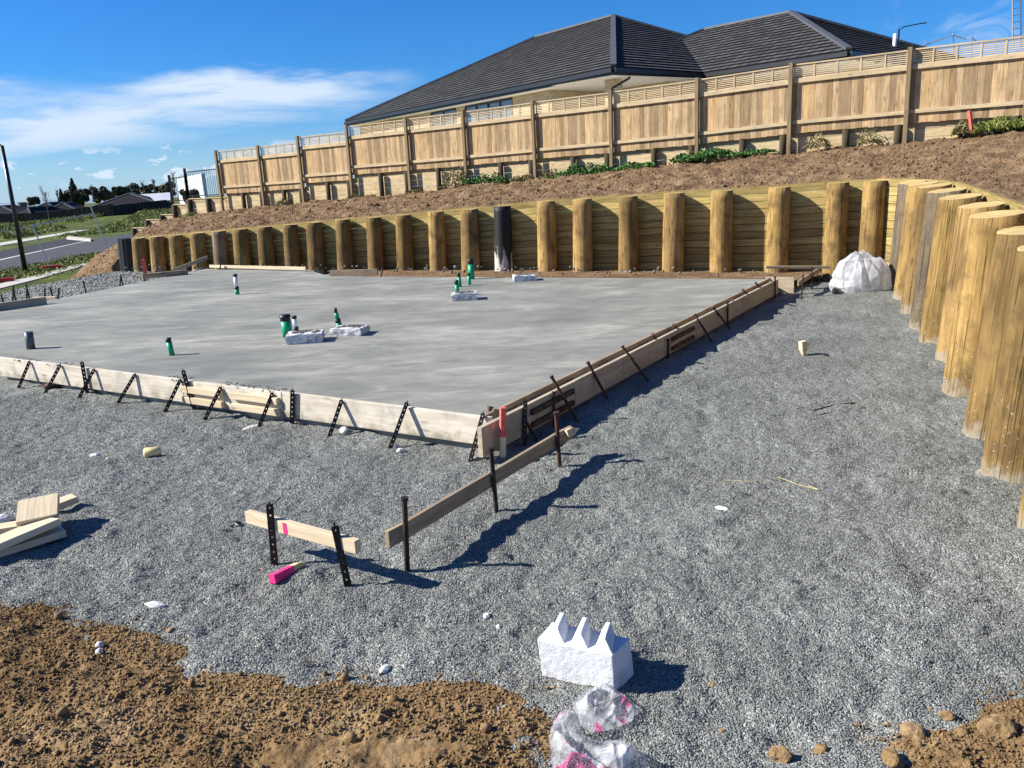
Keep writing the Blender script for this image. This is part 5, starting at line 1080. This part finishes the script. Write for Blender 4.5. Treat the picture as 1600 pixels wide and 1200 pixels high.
for i, h_ in enumerate([(-8, 322, 338, 70, 122, 12, .2, 'farroof', 'far dark roofed house behind the lamp post at left edge'), (24, 325, 340, 56, 118, 10, -.2, 'farroof', 'low dark roofed house just right of the lamp post'), (62, 317, 333, 62, 130, 12, .1, 'farroof', 'dark hip roofed house behind the bare sapling'),
        (94, 317, 332, 56, 126, 11, .25, 'farroof', 'dark roofed house left of the round tree'), (118, 326, 334, 40, 119, 8, .1, 'farroof', 'small low dark roof above the brown fence'), (148, 322, 331, 50, 121, 10, .3, 'farroof', 'dark roofed house right of the round dark tree'),
        (196, 302, 323, 110, 121, 14, .25, 'farroof', 'larger dark roofed house left of the white roofed shed'), (166, 313, 327, 70, 126, 11, .1, 'farroof', 'dark house roof half hidden beside the larger one')]): farhouse(*h_)
# shed with a pale metal roof and a white wall behind the bar fence
shd = thing('shed', ptd(235, 330, 127), 'shed with pale metal roof left of the black fence', 'shed')
q4 = [ptd(202, 317.5, 124), ptd(266, 312.5, 124), ptd(266, 300.5, 138), ptd(219, 303.5, 138)]; mb = MB(); mb.quad(*q4); mb.quad(*[p-UP*.15 for p in q4]); mb.quad(q4[0], q4[1], q4[1]-UP*.15, q4[0]-UP*.15); mb.build('roof', 'farroof2', shd)
mb = MB(); e_ = nrm(q4[1]-q4[0]); mb.quad(q4[0]+e_*.3+V(0, .5, -.1), q4[1]-e_*.3+V(0, .5, -.1), q4[1]-e_*.3+V(0, .5, -2.2), q4[0]+e_*.3+V(0, .5, -2.2)); mb.build('wall', 'farwall', shd)
gw = [ptd(279, 284, 60), ptd(318, 276, 55)]; mb = MB(); mb.beam(gw[0]-UP*1., gw[1]-UP*1., .2, 2.4); tag(mb.build('garden_wall', 'white'), 'white rendered wall seen through the black bar fence', 'wall')
# far trees
def tree(px, ytop, ybase, wpx, Y, mat, label, n_=2600, cone=False, leaf=.27, seed=0, open_=.0):
    n_ = int(n_*2.2)
    b = ay(px, ybase, Y); t_ = ay(px, ytop, Y); h = t_[2]-b[2]; w = wpx*Y/1300; root = thing('tree', (b[0], b[1], b[2]-1), label, 'tree', 'trees beyond the far houses')
    mb = MB(); mb.tube([b-UP*2, b+UP*h*.5, b+UP*h*.75], [w*.05, w*.035, w*.012], 8)
    for k in range(9): a = k*2.4; z = h*(.3+.05*k); mb.tube([b+UP*z, b+UP*(z+h*.18)+V(math.cos(a), math.sin(a), 0)*w*.28], [w*.018, w*.005], 5)
    mb.build('trunk', 'bark', root)
    if cone: z = rng.random(n_)**1.4; r_ = (1-z)*w/2*np.sqrt(rng.random(n_))*(.75+.5*((z*9) % 1 < .5)); a = rng.uniform(0, 6.28, n_); P_ = np.stack([b[0]+r_*np.cos(a), b[1]+r_*np.sin(a), b[2]+z*h], 1)
    else:
        nc = 15; cc = np.stack([rng.uniform(-.36, .36, nc)*w, rng.uniform(-.36, .36, nc)*w, rng.uniform(.10, .80, nc)*h], 1); cr = rng.uniform(.13, .24, nc)*min(w, h*1.1)
        k = rng.integers(0, nc, n_); v = rng.normal(size=(n_, 3)); v /= np.linalg.norm(v, axis=1)[:, None]; P_ = b[None]+cc[k]+v*(cr[k]*(.55+.5*rng.random(n_)))[:, None]*[1.1, 1.1, .85]
        P_[:, 2] = np.minimum(P_[:, 2], t_[2]+rng.uniform(-.3, .1, n_))
    leafmesh('crown', P_, 0., rng.uniform(.6, 1.4, n_)*leaf, mat, parent=root, aspect=1.3)
for a in [(121, 289, 322, 40, 150, 'tree', 'big round dark evergreen behind the far houses', 4200), (98, 296, 318, 10, 149, 'tree', 'narrow dark cypress left of the round evergreen', 1200, True), (115, 279, 300, 12, 156, 'tree', 'spiky norfolk pine top above the round evergreen', 500, True, .3),
        (53, 304, 320, 18, 170, 'tree', 'small dark tree left of the bare sapling', 1200), (163, 289, 315, 36, 165, 'tree2', 'olive brown leafy tree right of the round evergreen', 2200), (192, 289, 312, 38, 170, 'tree', 'dark tree behind the larger dark roof', 2600), (210, 284, 310, 30, 176, 'tree2', 'thin olive tree left of the shed roof', 1500),
        (236, 287, 308, 34, 150, 'tree2', 'loose brownish tree behind the pale shed roof', 1500), (262, 280, 306, 26, 140, 'tree2', 'bushy brown tree at the black metal fence', 1500), (300, 291, 318, 30, 46, 'tree2', 'dark reddish shrub growing behind the black bar fence', 900, False, .12)]: tree(*a)
for i, (px, yt, yb, Y, lb) in enumerate([(146, 287, 312, 148, 'bare twiggy tree between the evergreen and olive tree'), (242, 277, 300, 132, 'bare twiggy tree above the pale shed'), (273, 265, 300, 60, 'bare tree tips above the black metal fence corner'), (92, 294, 318, 160, 'faint bare tree left of the cypress'), (225, 282, 305, 160, 'bare pinkish tree left of the shed')]):
    b = ay(px, yb, Y); twigtree(b, ay(px, yt, Y)[2]-b[2], 11+i, lb, .16 if Y > 100 else .06, .45)
mb = MB(); b = ay(35, 322, 400); mb.tube([b-UP*6, ay(35, 316, 400)], 1.9, 16); tag(mb.build('water_tank', 'farwall'), 'pale cylindrical water tank far away behind the roofs', 'tank')
# hills
pts = []; n_ = 160; az_ = np.linspace(-1.1, 1.0, n_)
hv = []
for j, (dist, hh) in enumerate(((1300, -1), (1500, 1), (2100, .4))):
    for a in az_: hv.append((dist*math.sin(a), dist*math.cos(a), -2 if j == 0 else (5+14*float(fbm(a*6, 3, 4, 9))+6*float(fbm(a*31, 1, 3, 4)) if j == 1 else -4)))
hv = np.array(hv); f = []
for j in range(2):
    for i in range(n_-1): f.append((j*n_+i, j*n_+i+1, (j+1)*n_+i+1, (j+1)*n_+i))
o = arr_mesh('hills', hv, f, 'hill', smooth=True); tag(o, kind='structure')

# ------------------------------------------------------------------ foam packing block and plastic bags in front
c = gp(906, 1068, -.3); cz = float(gz(c[0], c[1]))
L0 = gp(851, 1056, -.3); R0 = gp(961, 1083, -.3); fx = nrm(R0-L0); fw_ = np.linalg.norm(R0-L0); fy = np.cross(UP, fx); base = V(L0[0], L0[1], -.305)
mb = MB(); dpt = .17; hf = .185; hb = .175
def fo(x, y, z): return base+fx*x+fy*y+UP*z
# body: front wall, sloping top, back
nseg = 3; sw_ = fw_/nseg
prof = [(0, 0), (dpt, 0), (dpt, hb), (.03, hf)]
Pl = [fo(-.01, .0, 0), fo(-.01, dpt, 0), fo(-.035, dpt+.01, hb), fo(-.03, 0., hf)]; Pr = [fo(fw_, .0, 0), fo(fw_+.03, dpt, 0), fo(fw_+.01, dpt+.01, hb), fo(fw_-.01, 0., hf)]
mb.add(Pl+Pr, [(0, 1, 2, 3), (4, 7, 6, 5), (0, 3, 7, 4), (1, 5, 6, 2), (3, 2, 6, 7), (0, 4, 5, 1)], [[(0, 0), (.1, 0), (.1, .1), (0, .1)]]*6)
o = mb.build('foam_packing_block', 'styro', bevel=.005)
sb_ = o.modifiers.new('sub', 'SUBSURF'); sb_.subdivision_type = 'SIMPLE'; sb_.levels = sb_.render_levels = 5
tx = bpy.data.textures.new('foam_noise', 'CLOUDS'); tx.noise_scale = .025; tx.noise_depth = 3
dm = o.modifiers.new('chips', 'DISPLACE'); dm.texture = tx; dm.strength = .005; dm.mid_level = .6; dm.texture_coords = 'LOCAL'; tag(o, 'white polystyrene packing block with three pointed prongs on the gravel', 'foam block')
for k in range(3):
    pm = MB(); xc = .055+k*fw_*.335; hw_2 = .046; xb = xc-.035
    vs = [fo(xc-hw_2, .012, hf-.004), fo(xc+hw_2, .012, hf-.004), fo(xc, .040, hf+.052), fo(xb-.044, dpt+.005, hb-.012), fo(xb+.036, dpt+.005, hb-.012), fo(xb-.006, dpt-.005, hb+.068), fo(xb+.014, dpt+.0, hb+.068)]
    pm.add(vs, [(0, 1, 2), (0, 2, 5, 3), (1, 4, 6, 2), (2, 6, 5), (3, 5, 6, 4), (0, 3, 4, 1)], [[(0, 0), (.1, 0), (.1, .1)], [(0, 0), (.1, 0), (.1, .1), (0, .1)], [(0, 0), (.1, 0), (.1, .1), (0, .1)], [(0, 0), (.1, 0), (.1, .1)], [(0, 0), (.1, 0), (.1, .1), (0, .1)], [(0, 0), (.1, 0), (.1, .1), (0, .1)]])
    pm.build('prong', 'styro', o, bevel=.003)
def bagsheet(outline, name, label, seed, amp, res=.004, lift=.01):
    Pz = np.array([gp(*q_, -.29)[:2] for q_ in outline]); x0, y0 = Pz.min(0)-.02; x1, y1 = Pz.max(0)+.02; xs2 = np.arange(x0, x1, res); ys2 = np.arange(y0, y1, res)
    X_, Y_ = np.meshgrid(xs2, ys2, indexing='ij'); sd_ = sdist(X_, Y_, Pz)+.012*fbm(X_/.05, Y_/.05, 3, seed); s_ = sstep(0, .09, sd_)
    rs = np.random.default_rng(seed); z = -.285+lift+amp*.8*s_*(.5+fbm(X_/.12, Y_/.12, 2, seed+2)); c0_ = Pz.mean(0); sp_ = np.ptp(Pz, axis=0).max()
    for _ in range(30):
        a_ = rs.uniform(0, 3.14); n2 = np.array([math.cos(a_), math.sin(a_)]); o2 = c0_+rs.normal(size=2)*sp_*.22; bend = .02*fbm(X_/.09, Y_/.09, 2, seed+3)
        d_ = np.abs((X_-o2[0])*n2[0]+(Y_-o2[1])*n2[1]+bend); al = (X_-o2[0])*-n2[1]+(Y_-o2[1])*n2[0]; w_ = rs.uniform(.006, .022)
        z = z+rs.choice([1, -.6], p=[.7, .3])*rs.uniform(.010, .034)*np.exp(-d_/w_)*sstep(0, .06, sd_)*np.exp(-(al/(sp_*rs.uniform(.15, .4)))**2)
    z = np.maximum(z, -.296)
    X2 = X_+.012*fbm(X_/.06, Y_/.06, 2, seed+9); f = grid_faces(len(xs2), len(ys2)); kk = (sd_.ravel()[f] > 0).all(1); f = f[kk]; v = np.stack([X2, Y_, z], -1).reshape(-1, 3); us3 = np.unique(f); re2 = np.zeros(len(v), np.int64); re2[us3] = np.arange(len(us3))
    o = arr_mesh(name, v[us3], re2[f], 'bag', org=(Pz[:, 0].mean(), Pz[:, 1].mean(), -.29), smooth=True); return tag(o, label, 'plastic bag', 'crumpled plastic bags in front')
bagsheet([(893, 1112), (900, 1098), (918, 1080), (950, 1072), (966, 1084), (985, 1100), (1001, 1112), (990, 1130), (960, 1145), (928, 1150), (908, 1140)], 'plastic_bag', 'clear plastic bag with pink corners against the foam block', 3, .04)
bagsheet([(862, 1130), (885, 1112), (905, 1120), (912, 1150), (935, 1162), (975, 1162), (1008, 1180), (1012, 1210), (980, 1240), (900, 1250), (862, 1235), (858, 1180)], 'plastic_bag', 'crumpled clear bag smeared with bright pink at the bottom edge', 14, .055)
pl = gp(52, 690, -.28);
